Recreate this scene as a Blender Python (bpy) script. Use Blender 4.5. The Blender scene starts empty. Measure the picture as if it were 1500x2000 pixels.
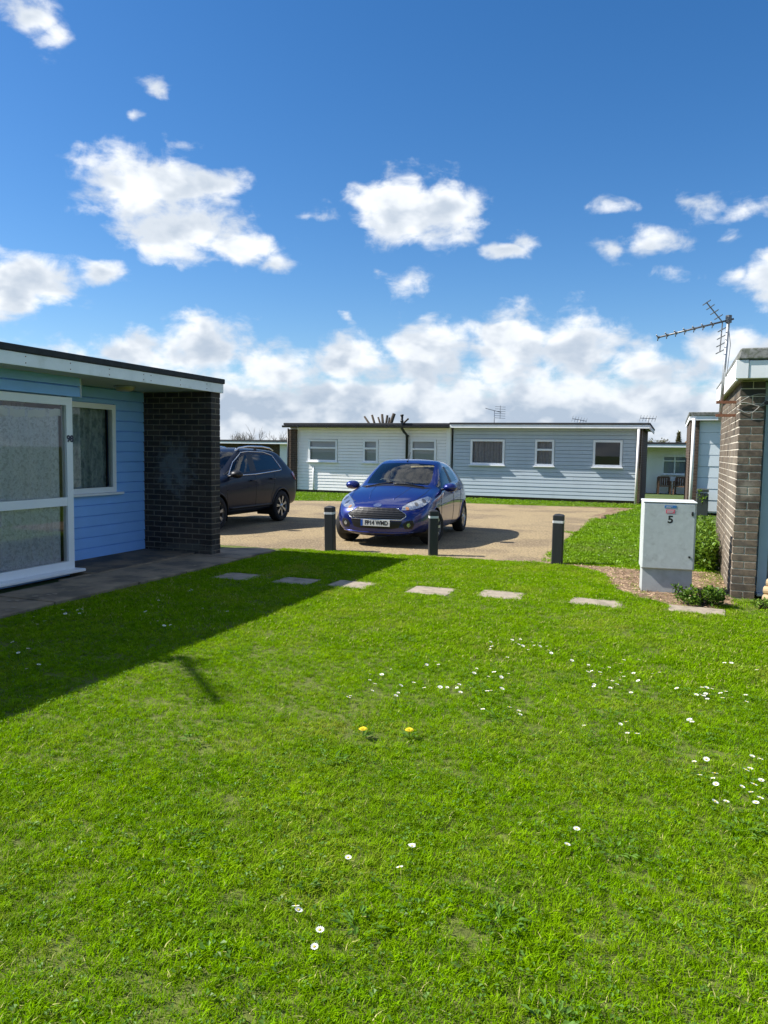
import bpy, bmesh, math, random
from mathutils import Vector, Matrix
from mathutils.bvhtree import BVHTree
from mathutils import noise as mnoise

SC = bpy.context.scene
COL = SC.collection
RAD = math.radians
RND = random.Random(7)

# ------------------------------------------------------------------ camera
cd = bpy.data.cameras.new('camera')
cam = bpy.data.objects.new('camera', cd)
COL.objects.link(cam)
cd.sensor_fit = 'HORIZONTAL'
cd.sensor_width = 36.0
cd.lens = 36.0
cd.clip_start = 0.05
cd.clip_end = 3000
cam.matrix_world = (Matrix.Translation((0, 0, 1.65)) @ Matrix.Rotation(RAD(20.5), 4, 'Z')
                    @ Matrix.Rotation(math.pi / 2 - math.atan(120 / 1500), 4, 'X') @ Matrix.Rotation(0.015, 4, 'Z'))
SC.camera = cam

# ------------------------------------------------------------------ exposure
SC.view_settings.view_transform = 'Standard'
SC.view_settings.look = 'None'
SC.view_settings.gamma = 1.0
SC.view_settings.exposure = 0.85
SC.view_settings.use_curve_mapping = False
SC.cycles.max_bounces = 8
SC.cycles.transparent_max_bounces = 16
SC.cycles.caustics_reflective = False
SC.cycles.caustics_refractive = False
SC.cycles.use_denoising = True
SC.cycles.sample_clamp_indirect = 6.0


# ------------------------------------------------------------------ node helper
class NT:
    def __init__(self, tree):
        self.t = tree
        self.n = tree.nodes
        self.l = tree.links

    def new(self, kind, **props):
        nd = self.n.new(kind)
        for k, v in props.items():
            setattr(nd, k, v)
        return nd

    def put(self, sock, v):
        if isinstance(v, bpy.types.NodeSocket):
            self.l.new(v, sock)
        elif v is not None:
            if hasattr(sock, 'default_value'):
                try:
                    sock.default_value = v
                except Exception:
                    sock.default_value = tuple(v) + (1.0,)

    def m(self, op, a, b=None, c=None, clamp=False):
        nd = self.new('ShaderNodeMath', operation=op, use_clamp=clamp)
        for s, v in zip(nd.inputs, (a, b, c)):
            if v is not None:
                self.put(s, v)
        return nd.outputs[0]

    def vm(self, op, a, b=None, scale=None):
        nd = self.new('ShaderNodeVectorMath', operation=op)
        self.put(nd.inputs[0], a)
        if b is not None:
            self.put(nd.inputs[1], b)
        if scale is not None:
            self.put(nd.inputs['Scale'], scale)
        return nd.outputs['Value'] if op in ('LENGTH', 'DOT_PRODUCT', 'DISTANCE') else nd.outputs['Vector']

    def noise(self, vec, scale, detail=4.0, rough=0.55, dist=0.0, color=False):
        nd = self.new('ShaderNodeTexNoise')
        self.put(nd.inputs['Vector'], vec)
        nd.inputs['Scale'].default_value = scale
        nd.inputs['Detail'].default_value = detail
        nd.inputs['Roughness'].default_value = rough
        nd.inputs['Distortion'].default_value = dist
        return nd.outputs['Color'] if color else nd.outputs['Fac']

    def ramp(self, v, a, b, c=0.0, d=1.0, smooth=False):
        nd = self.new('ShaderNodeMapRange')
        if smooth:
            nd.interpolation_type = 'SMOOTHSTEP'
        self.put(nd.inputs['Value'], v)
        for k, x in zip(('From Min', 'From Max', 'To Min', 'To Max'), (a, b, c, d)):
            self.put(nd.inputs[k], x)
        return nd.outputs['Result']

    def mix(self, f, a, b, mode='MIX'):
        nd = self.new('ShaderNodeMix', data_type='RGBA', blend_type=mode)
        self.put(nd.inputs['Factor'], f)
        self.put(nd.inputs['A'] if False else nd.inputs[6], a)
        self.put(nd.inputs[7], b)
        return nd.outputs[2]


# ------------------------------------------------------------------ world sky with clouds
SUN_EL, SUN_R = 43.0, 0.265                      # elevation, and how far the light travels in +Y per metre in +X
sun_dir = Vector((1.0, SUN_R, 0)).normalized() * math.cos(RAD(SUN_EL)) + Vector((0, 0, -math.sin(RAD(SUN_EL))))
to_sun = -sun_dir

world = bpy.data.worlds.new('World')
SC.world = world
world.use_nodes = True
W = NT(world.node_tree)
W.n.clear()

# cloud lumps in degrees: azimuth (from +Y towards +X), elevation, half width, half height, weight
LUMPS = [(-44.9, 26.0, 2.0, 1.3, .75), (-43.0, 24.9, 1.2, 1.0, .55), (-36.8, 23.1, 1.2, .6, .45), (-37.6, 21.3, .5, .35, .45),
         (-38.4, 16.9, 3.4, 2.2, 1), (-35.6, 17.4, 3.4, 1.9, 1), (-33.0, 18.0, 2.0, 1.1, .9), (-35.0, 14.9, 4.4, 1.6, 1), (-31.5, 14.2, 2.8, 1.1, .9),
         (-28.9, 13.4, 1.6, .7, .55), (-45.6, 10.6, 3.2, 1.5, 1), (-40.4, 11.7, 2.2, .8, .75), (-46.6, 9.4, 1.8, 1.2, 1),
         (-19.4, 16.7, 3.7, 1.9, 1), (-22.6, 17.0, 1.2, 1.0, .75), (-16.4, 17.0, 2.2, 1.7, 1), (-12.4, 14.0, 2.0, .65, .75),
         (-11.0, 14.6, 1.0, .8, .6), (-18.8, 12.1, 1.5, .9, .55), (-23.5, 9.8, .7, .7, .42), (-4.6, 16.6, 1.5, .7, .45),
         (-1.8, 14.3, 1.9, 1.0, .62), (-4.2, 13.9, 1.2, .6, .5), (1.3, 16.4, 1.3, .8, .55), (3.9, 16.1, 1.6, .7, .45), (-.3, 12.4, 1.1, .55, .5),
         (5.4, 11.3, 1.7, 1.7, .85), (3.4, 14.4, 1.4, .5, .36), (3.5, 12.1, 1.0, .6, .5), (-26.5, 16.5, 1.3, .5, .32), (-21, 13.0, .8, .4, .4),
         (-38.5, 6.7, 2.6, 1.5, .9), (-33.6, 6.9, 3.0, 1.8, 1), (-28.8, 5.4, 2.8, 1.7, .9), (-23.3, 6.4, 2.0, 1.8, 1),
         (-17.6, 7.0, 2.8, 2.1, 1), (-11.6, 7.7, 3.0, 2.1, 1), (-6.6, 7.6, 2.6, 2.0, 1), (-2.2, 6.0, 2.4, 1.7, .9),
         (2.6, 7.0, 2.4, 1.6, .85), (8.5, 6.6, 3.5, 2.0, 1)]
grp = bpy.data.node_groups.new('cloud_density', 'ShaderNodeTree')
grp.interface.new_socket('Vector', in_out='INPUT', socket_type='NodeSocketVector')
grp.interface.new_socket('Density', in_out='OUTPUT', socket_type='NodeSocketFloat')
grp.interface.new_socket('Lit', in_out='OUTPUT', socket_type='NodeSocketFloat')
G = NT(grp)
gi, go = G.new('NodeGroupInput'), G.new('NodeGroupOutput')
vec = gi.outputs[0]
sep = G.new('ShaderNodeSeparateXYZ')
G.l.new(vec, sep.inputs[0])
az = G.m('MULTIPLY', G.m('ARCTAN2', sep.outputs[0], sep.outputs[1]), 57.2958)
el = G.m('MULTIPLY', G.m('ARCSINE', sep.outputs[2]), 57.2958)
cmb = G.new('ShaderNodeCombineXYZ')
G.l.new(az, cmb.inputs[0])
G.l.new(el, cmb.inputs[1])
wv = G.vm('MULTIPLY', vec, (1, 1, 1.5))
warp = G.vm('SUBTRACT', G.noise(wv, 11, 3, .5, color=True), (.5, .5, .5))
warp = G.vm('MULTIPLY', warp, (3.6, 2.2, 0))
pos = G.vm('ADD', cmb.outputs[0], warp)
best = None
for (a, e, w_, h_, g_) in LUMPS:
    if g_ < .7:                                   # thin wisps
        w_, h_, g_ = w_ * 1.7, h_ * 1.8, g_ - .14
    sx, sy = 1 / (w_ * 1.24), 1 / (h_ * 1.24)
    nd = G.new('ShaderNodeVectorMath', operation='MULTIPLY_ADD')
    G.put(nd.inputs[0], pos)
    nd.inputs[1].default_value = (sx, sy, 0)
    nd.inputs[2].default_value = (-a * sx, -e * sy, 0)
    v = G.m('SUBTRACT', g_ + .12, G.vm('LENGTH', nd.outputs[0]))
    best = v if best is None else G.m('MAXIMUM', best, v)
bank = G.m('MULTIPLY', G.m('SUBTRACT', 7.3, el), .22)
bank = G.m('MINIMUM', bank, 1.0)
best = G.m('SMOOTH_MAX', best, bank, .15)
# the same kind of scattered cloud goes on all the way round
away = G.m('MAXIMUM', G.ramp(az, 9, 16), G.ramp(az, -50, -58))
away = G.m('MAXIMUM', away, G.ramp(el, 29, 34))
rest = G.m('MULTIPLY_ADD', G.m('SUBTRACT', G.noise(G.vm('MULTIPLY', vec, (1, 1, 1.8)), 3.2, 2, .5), .56), 5.0, .2)
rest = G.m('ADD', G.m('MULTIPLY', rest, away), G.m('MULTIPLY', G.m('SUBTRACT', 1, away), -2))
best = G.m('MAXIMUM', best, rest)
f1 = G.m('SUBTRACT', G.noise(wv, 24, 9, .58, .25), .5)
f2 = G.m('SUBTRACT', G.noise(G.vm('MULTIPLY', vec, (1, 1, 4.5)), 9, 4, .55), .5)
f3 = G.noise(wv, 17, 3.2, .5, .3)
f4 = G.noise(G.vm('ADD', wv, (-.022, 0, .036)), 17, 3.2, .5, .3)
dens = G.m('ADD', best, G.m('MULTIPLY_ADD', f1, 1.75, G.m('MULTIPLY', f2, .9)))
G.l.new(dens, go.inputs[0])
G.l.new(G.m('SUBTRACT', f3, f4), go.inputs[1])

tc = W.new('ShaderNodeTexCoord')
dirv = W.vm('NORMALIZE', tc.outputs['Generated'])


cg = W.new('ShaderNodeGroup')
cg.node_tree = grp
W.put(cg.inputs[0], dirv)
dA = cg.outputs[0]
cover = W.ramp(dA, -.05, .66, 0, 1, True)
lit = W.ramp(cg.outputs[1], -.16, .16, 0, 1, True)
thick = W.ramp(dA, .45, 1.35, 0, 1, True)
sepw = W.new('ShaderNodeSeparateXYZ')
W.l.new(dirv, sepw.inputs[0])
low = W.ramp(sepw.outputs[2], .15, .05, 0, .30)              # far cloud near the horizon is seen through more air
lit = W.m('SUBTRACT', W.m('ADD', W.m('MULTIPLY', lit, .62), .52), W.m('MULTIPLY', thick, .38))
lit = W.m('SUBTRACT', lit, low, clamp=True)
CLOUD_SHADE, CLOUD_LIT = (2.7, 3.25, 4.0, 1), (5.7, 5.9, 6.1, 1)
ccol = W.mix(lit, CLOUD_SHADE, CLOUD_LIT)
sky = W.new('ShaderNodeTexSky', sky_type='NISHITA')
sky.sun_disc = False
sky.sun_elevation = RAD(SUN_EL)
sky.sun_rotation = math.atan2(to_sun.x, to_sun.y)
sky.altitude = 0
sky.air_density = 1.0
sky.dust_density = 0.35
sky.ozone_density = 3.0
hs = W.new('ShaderNodeHueSaturation')
hs.inputs['Saturation'].default_value = 1.3
hs.inputs['Value'].default_value = 0.77
W.l.new(sky.outputs[0], hs.inputs['Color'])
tint = W.mix(1.0, hs.outputs[0], (.92, .965, 1.06, 1), 'MULTIPLY')
col = W.mix(cover, tint, ccol)
world.cycles.sampling_method = 'MANUAL'
world.cycles.sample_map_resolution = 256
bg = W.new('ShaderNodeBackground')
bg.inputs['Strength'].default_value = 0.10
W.l.new(col, bg.inputs['Color'])
wo = W.new('ShaderNodeOutputWorld')
W.l.new(bg.outputs[0], wo.inputs[0])

# ------------------------------------------------------------------ sun
sd = bpy.data.lights.new('sun', 'SUN')
sd.energy = 4.9
sd.angle = RAD(0.53)
sd.color = (1.0, .955, .88)
sun = bpy.data.objects.new('sun', sd)
COL.objects.link(sun)
sun.rotation_euler = sun_dir.to_track_quat('-Z', 'Y').to_euler()
sun.location = (-20, -6, 20)


# ------------------------------------------------------------------ materials
MATS = {}


def pmat(name, base, rough=.6, var=.12, scale=6.0, bump=0.0, bscale=80.0, metal=0.0, coat=0.0, spec=.5,
         rnd=0.0, col2=None, mask=(.45, .65), mscale=3.0, detail=5.0, stretch=(1, 1, 1)):
    """noise-varied surface; col2 is a second colour laid on in blotches; rnd varies piece by piece"""
    mt = bpy.data.materials.new(name)
    mt.use_nodes = True
    N = NT(mt.node_tree)
    bs = N.n['Principled BSDF']
    geo = N.new('ShaderNodeNewGeometry')
    p = N.vm('MULTIPLY', geo.outputs['Position'], stretch)
    f = N.ramp(N.noise(p, scale, detail, .6), .25, .75, 1 - var, 1 + var)
    if rnd:
        oi = N.new('ShaderNodeObjectInfo')
        f = N.m('MULTIPLY', f, N.ramp(oi.outputs['Random'], 0, 1, 1 - rnd, 1 + rnd))
    c = N.vm('SCALE', tuple(base), scale=f)
    if col2:
        k = N.ramp(N.noise(p, mscale, 6, .6), mask[0], mask[1], 0, 1, True)
        c = N.mix(k, c, N.vm('SCALE', tuple(col2), scale=f))
    N.l.new(c, bs.inputs['Base Color'])
    bs.inputs['Roughness'].default_value = rough
    bs.inputs['Metallic'].default_value = metal
    bs.inputs['Specular IOR Level'].default_value = spec
    bs.inputs['Coat Weight'].default_value = coat
    bs.inputs['Coat Roughness'].default_value = .03
    if bump:
        b = N.new('ShaderNodeBump')
        b.inputs['Strength'].default_value = 1.0
        b.inputs['Distance'].default_value = bump
        N.put(b.inputs['Height'], N.noise(p, bscale, 4, .6))
        N.l.new(b.outputs[0], bs.inputs['Normal'])
    MATS[name] = mt
    return mt


def glassmat(name, tint=(.75, .85, .82), refl=1.0, rough=.0):
    mt = bpy.data.materials.new(name)
    mt.use_nodes = True
    N = NT(mt.node_tree)
    N.n.clear()
    tr = N.new('ShaderNodeBsdfTransparent')
    tr.inputs[0].default_value = (*tint, 1)
    gl = N.new('ShaderNodeBsdfGlossy')
    gl.inputs['Roughness'].default_value = rough
    gl.inputs['Color'].default_value = (refl, refl, refl, 1)
    fr = N.new('ShaderNodeFresnel')
    fr.inputs['IOR'].default_value = 1.6
    mx = N.new('ShaderNodeMixShader')
    N.l.new(fr.outputs[0], mx.inputs[0])
    N.l.new(tr.outputs[0], mx.inputs[1])
    N.l.new(gl.outputs[0], mx.inputs[2])
    out = N.new('ShaderNodeOutputMaterial')
    N.l.new(mx.outputs[0], out.inputs[0])
    MATS[name] = mt
    return mt


def leafmat(name, a, b, trans=.35, scale=3.0, dry=None, dscale=.9, gloss=.08, tipfade=False):
    """two-sided leaf or blade: diffuse, translucent and a little sheen"""
    mt = bpy.data.materials.new(name)
    mt.use_nodes = True
    N = NT(mt.node_tree)
    N.n.clear()
    geo = N.new('ShaderNodeNewGeometry')
    oi = N.new('ShaderNodeObjectInfo')
    k = N.ramp(N.noise(geo.outputs['Position'], scale, 4, .6), .3, .7)
    k = N.m('ADD', N.m('MULTIPLY', k, .6), N.m('MULTIPLY', oi.outputs['Random'], .4))
    c = N.mix(k, (*a, 1), (*b, 1))
    k3 = N.ramp(N.noise(geo.outputs['Position'], scale * 8, 3, .6), .3, .7, .62, 1.38)
    c = N.vm('SCALE', c, scale=k3)
    if dry:
        k2 = N.ramp(N.noise(geo.outputs['Position'], dscale, 5, .65), .46, .72, 0, .6, True)
        rr = N.ramp(N.m('FRACT', N.m('MULTIPLY', oi.outputs['Random'], 7.13)), .25, .8)
        c = N.mix(N.m('MULTIPLY', k2, rr), c, (*dry, 1))
    df = N.new('ShaderNodeBsdfDiffuse')
    tl = N.new('ShaderNodeBsdfTranslucent')
    gl = N.new('ShaderNodeBsdfGlossy')
    gl.inputs['Roughness'].default_value = .38
    gl.inputs['Color'].default_value = (.9, .95, .8, 1)
    N.put(df.inputs[0], c)
    N.put(tl.inputs[0], N.vm('MULTIPLY', c, (1.15, 1.1, .6)))
    m1 = N.new('ShaderNodeMixShader')
    m1.inputs[0].default_value = trans
    N.l.new(df.outputs[0], m1.inputs[1])
    N.l.new(tl.outputs[0], m1.inputs[2])
    m2 = N.new('ShaderNodeMixShader')
    m2.inputs[0].default_value = gloss
    N.l.new(m1.outputs[0], m2.inputs[1])
    N.l.new(gl.outputs[0], m2.inputs[2])
    out = N.new('ShaderNodeOutputMaterial')
    N.l.new(m2.outputs[0], out.inputs[0])
    MATS[name] = mt
    return mt


def brickmat(name, c1, c2, mortar, axis):
    """far brickwork, too small to tell the bricks apart"""
    mt = bpy.data.materials.new(name)
    mt.use_nodes = True
    N = NT(mt.node_tree)
    bs = N.n['Principled BSDF']
    geo = N.new('ShaderNodeNewGeometry')
    s = N.new('ShaderNodeSeparateXYZ')
    N.l.new(geo.outputs['Position'], s.inputs[0])
    cb = N.new('ShaderNodeCombineXYZ')
    N.put(cb.inputs[0], N.m('ADD', s.outputs[0], s.outputs[1]))
    N.put(cb.inputs[1], s.outputs[2])
    br = N.new('ShaderNodeTexBrick')
    N.l.new(cb.outputs[0], br.inputs['Vector'])
    br.inputs['Color1'].default_value = (*c1, 1)
    br.inputs['Color2'].default_value = (*c2, 1)
    br.inputs['Mortar'].default_value = (*mortar, 1)
    br.inputs['Scale'].default_value = 1
    br.inputs['Mortar Size'].default_value = .009
    br.inputs['Brick Width'].default_value = .235
    br.inputs['Row Height'].default_value = .083
    c = N.mix(N.ramp(N.noise(geo.outputs['Position'], 5, 5), .3, .7, 0, .5), br.outputs['Color'], N.vm('SCALE', br.outputs['Color'], scale=.6))
    N.l.new(c, bs.inputs['Base Color'])
    bs.inputs['Roughness'].default_value = .85
    MATS[name] = mt
    return mt


pmat('blue_paint', (.24, .49, .93), .5, .06, 2.5, .0006, 50)
pmat('white_upvc', (.84, .86, .87), .32, .05, 2.0)
pmat('white_board', (.88, .87, .85), .45, .06, 2.0, .0006, 40, col2=(.76, .76, .71), mask=(.56, .78), mscale=2.2, stretch=(1, 1, .3))
pmat('grey_board', (.46, .53, .585), .45, .06, 2.0, .0006, 40, col2=(.39, .455, .49), mask=(.56, .78), mscale=2.2, stretch=(1, 1, .3))
pmat('fascia_white', (.86, .88, .88), .5, .08, 3.0, col2=(.64, .66, .62), mask=(.55, .8), mscale=2.5)
pmat('soffit', (.50, .51, .46), .7, .08, 3.0)
pmat('felt', (.030, .032, .036), .85, .3, 9.0, .003, 120)
pmat('felt_old', (.17, .175, .165), .9, .3, 22.0, .004, 90, col2=(.10, .11, .085), mask=(.45, .6), mscale=18)
pmat('black_plastic', (.014, .015, .017), .4, .15, 6.0)
pmat('brick_dark', (.046, .034, .026), .85, .28, 45.0, .002, 160, rnd=.38, col2=(.027, .024, .023), mask=(.45, .6), mscale=5)
pmat('brick_brown', (.130, .100, .070), .88, .35, 40.0, .003, 120, rnd=.40, col2=(.075, .060, .045), mask=(.46, .6), mscale=6)
pmat('mortar_dark', (.19, .16, .12), .95, .2, 30.0, .002, 200)
pmat('mortar_pale', (.56, .51, .42), .95, .25, 30.0, .003, 160)


def tone_patch(name, centre, radius, colour, amount):
    """an uneven patch of another tone laid over the brickwork colour"""
    N = NT(MATS[name].node_tree)
    bs = N.n['Principled BSDF']
    old = bs.inputs['Base Color'].links[0].from_socket
    geo = N.new('ShaderNodeNewGeometry')
    d = N.vm('MULTIPLY', N.vm('SUBTRACT', geo.outputs['Position'], centre), tuple(1 / q for q in radius))
    k = N.m('SUBTRACT', 1.0, N.vm('LENGTH', d))
    k = N.m('ADD', k, N.m('MULTIPLY', N.m('SUBTRACT', N.noise(geo.outputs['Position'], 7, 6, .65), .5), 2.2))
    k = N.m('MULTIPLY', N.ramp(k, .15, .9, 0, 1, True), amount)
    N.l.new(N.mix(k, old, (*colour, 1)), bs.inputs['Base Color'])


tone_patch('brick_brown', (.80, 9.71, 2.42), (.3, .3, .22), (.035, .037, .035), .8)  # darker tone at the head of the front brickwork
tone_patch('brick_brown', (.82, 9.71, 1.28), (.16, .2, .20), (.32, .30, .25), .5)
tone_patch('brick_brown', (.69, 10.6, 1.1), (.3, 1.6, 1.4), (.26, .225, .175), .55)  # paler tone over most of the long side face
for nm_ in ('brick_dark', 'mortar_dark'):  # scrubbed pale smears on the wing wall
    tone_patch(nm_, (-7.18, 9.97, 1.36), (.50, .3, .62), (.17, .19, .20), .75)
    tone_patch(nm_, (-6.9, 9.97, .10), (.9, .3, .16), (.13, .125, .10), .6)
brickmat('far_brick', (.085, .052, .035), (.055, .036, .026), (.13, .10, .075), 'X')
pmat('concrete_path', (.29, .225, .150), .9, .22, 4.0, .003, 70, col2=(.14, .115, .085), mask=(.42, .62), mscale=1.7)
pmat('porch_concrete', (.20, .150, .095), .85, .2, 3.0, .002, 90, col2=(.08, .072, .06), mask=(.4, .6), mscale=2.2)
pmat('slab', (.34, .285, .215), .9, .16, 9.0, .003, 90, col2=(.22, .19, .14), mask=(.45, .65), mscale=7)
pmat('gravel', (.310, .234, .126), .95, .75, 26.0, .016, 50, col2=(.215, .160, .092), mask=(.44, .62), mscale=.7, detail=8)
pmat('pebble', (.38, .30, .19), .85, .3, 9.0, rnd=.4)
pmat('soil', (.10, .125, .016), .95, .4, 20.0, .01, 60)
pmat('chip_ground', (.25, .17, .10), .95, .4, 26.0, .012, 60, col2=(.17, .105, .06), mask=(.45, .6), mscale=4)
pmat('wood_chip', (.46, .32, .20), .9, .3, 30.0, rnd=.3)
pmat('far_green', (.052, .095, .018), .95, .3, 1.4, .02, 30, col2=(.075, .105, .022), mask=(.4, .6), mscale=.35)
pmat('bollard_black', (.019, .021, .024), .55, .25, 8.0, .0012, 90, stretch=(1, 1, .15))
pmat('bollard_green', (.045, .055, .05), .7, .2, 8.0)
pmat('grp_lid', (.62, .65, .65), .5, .08, 8.0)
pmat('reflective_band', (.62, .64, .66), .35, .05, 4.0)
pmat('grp_grey', (.47, .505, .50), .55, .10, 14.0, .0008, 60, col2=(.38, .405, .395), mask=(.5, .72), mscale=9)
pmat('grp_plinth', (.40, .425, .43), .6, .10, 7.0, .0008, 60, col2=(.33, .345, .34), mask=(.45, .7), mscale=4)
pmat('sticker_blue', (.03, .16, .42), .5, .05)
pmat('sticker_red', (.62, .10, .15), .5, .05)
pmat('ink', (.012, .012, .014), .6, .05)
pmat('ink_navy', (.012, .014, .05), .45, .05)
pmat('alloy', (.50, .51, .52), .35, .3, 60.0, metal=.9)
pmat('aerial_metal', (.17, .17, .17), .45, .3, 30.0, metal=.7)
pmat('galvanised', (.42, .43, .43), .5, .2, 25.0, metal=.7)
pmat('rust', (.20, .085, .045), .85, .4, 40.0)
pmat('dark_room', (.045, .045, .05), .9, .1)  # dimness of the rooms is put into the colour of these inner surfaces
pmat('curtain_grey', (.50, .49, .50), .9, .2, 12.0)
pmat('net_curtain', (.84, .84, .92), .9, .22, 60.0, .002, 90, col2=(.64, .64, .71), mask=(.48, .62), mscale=24)
pmat('curtain_green', (.33, .39, .38), .9, .3, 40.0, col2=(.20, .25, .25), mask=(.48, .6), mscale=14, stretch=(1, 1, .5))
pmat('shaded_white', (.66, .73, .77), .5, .05, 2.0)  # white boards, with the bluish shade on them put into the colour
pmat('blind', (.50, .58, .60), .6, .06, 3.0)
pmat('obscure', (.46, .55, .59), .35, .10, 60.0)
pmat('lamp_glass', (.42, .36, .25), .35, .1)
pmat('log_wood', (.46, .34, .19), .8, .18, 20.0, stretch=(1, 1, 1), col2=(.42, .31, .17), mscale=15)
pmat('chair_wood', (.14, .075, .045), .6, .2, 12.0)
pmat('pipe_white', (.84, .81, .77), .45, .08, 5.0)
pmat('pale_blue_frame', (.36, .47, .56), .5, .06, 3.0)
pmat('cable', (.34, .33, .30), .6, .1)
pmat('bark', (.065, .050, .036), .95, .35, 14.0, .01, 40)
pmat('bark_far', (.17, .14, .115), .95, .3, 4.0)
pmat('orange_tile', (.22, .12, .04), .8, .25, 12.0)
glassmat('pane', (.92, .95, .94))
glassmat('car_glass', (.72, .84, .80))
glassmat('car_glass_dark', (.28, .36, .38))

leafmat('grass_blade', (.116, .265, .001), (.270, .440, .002), .42, 2.6, dry=(.46, .44, .08), gloss=.004)
leafmat('grass_far', (.12, .26, .003), (.21, .36, .006), .3, .8, dry=(.26, .24, .10), dscale=.5, gloss=.02)
leafmat('straw', (.36, .36, .10), (.50, .47, .18), .2, 3, gloss=.01)
leafmat('clover', (.070, .16, .018), (.13, .24, .045), .3, 4, gloss=.008)
leafmat('leaf_bright', (.11, .21, .02), (.20, .31, .045), .35, 5, gloss=.008)
leafmat('leaf_dark', (.026, .062, .014), (.055, .11, .02), .25, 6, gloss=.008)
leafmat('leaf_mid', (.06, .125, .02), (.10, .18, .03), .3, 6, gloss=.008)
leafmat('leaf_pale', (.17, .16, .085), (.22, .20, .12), .2, 2)
leafmat('leaf_olive', (.10, .10, .04), (.15, .14, .07), .2, 2)
pmat('petal', (.82, .82, .80), .6, .06)
pmat('petal_yellow', (.85, .64, .012), .6, .1)


# ------------------------------------------------------------------ mesh helpers
ORG = {}


def org(o):
    return ORG[o.name] if o is not None else Vector((0, 0, 0))


def link(name, me, parent=None, loc=None, org_=None):
    o = bpy.data.objects.new(name, me)
    COL.objects.link(o)
    if parent is not None:
        o.parent = parent
        ORG[o.name] = org(parent) if org_ is None else org_
        if loc is not None:
            o.location = Vector(loc) - org(parent)
    else:
        if loc is not None:
            o.location = loc
        ORG[o.name] = Vector(loc) if loc is not None else Vector((0, 0, 0))
    return o


def tag(o, label=None, cat=None, group=None, kind=None):
    if label:
        o['label'] = label
    if cat:
        o['category'] = cat
    if group:
        o['group'] = group
    if kind:
        o['kind'] = kind
    return o


def thing(name, loc, label, cat, group=None, rz=0.0):
    o = link(name, None, None, loc)
    o.rotation_euler.z = rz
    o.empty_display_size = .2
    if rz:
        ORG[o.name] = Vector((0, 0, 0))     # parts of turned things are built in local metres
    return tag(o, label, cat, group)


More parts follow.
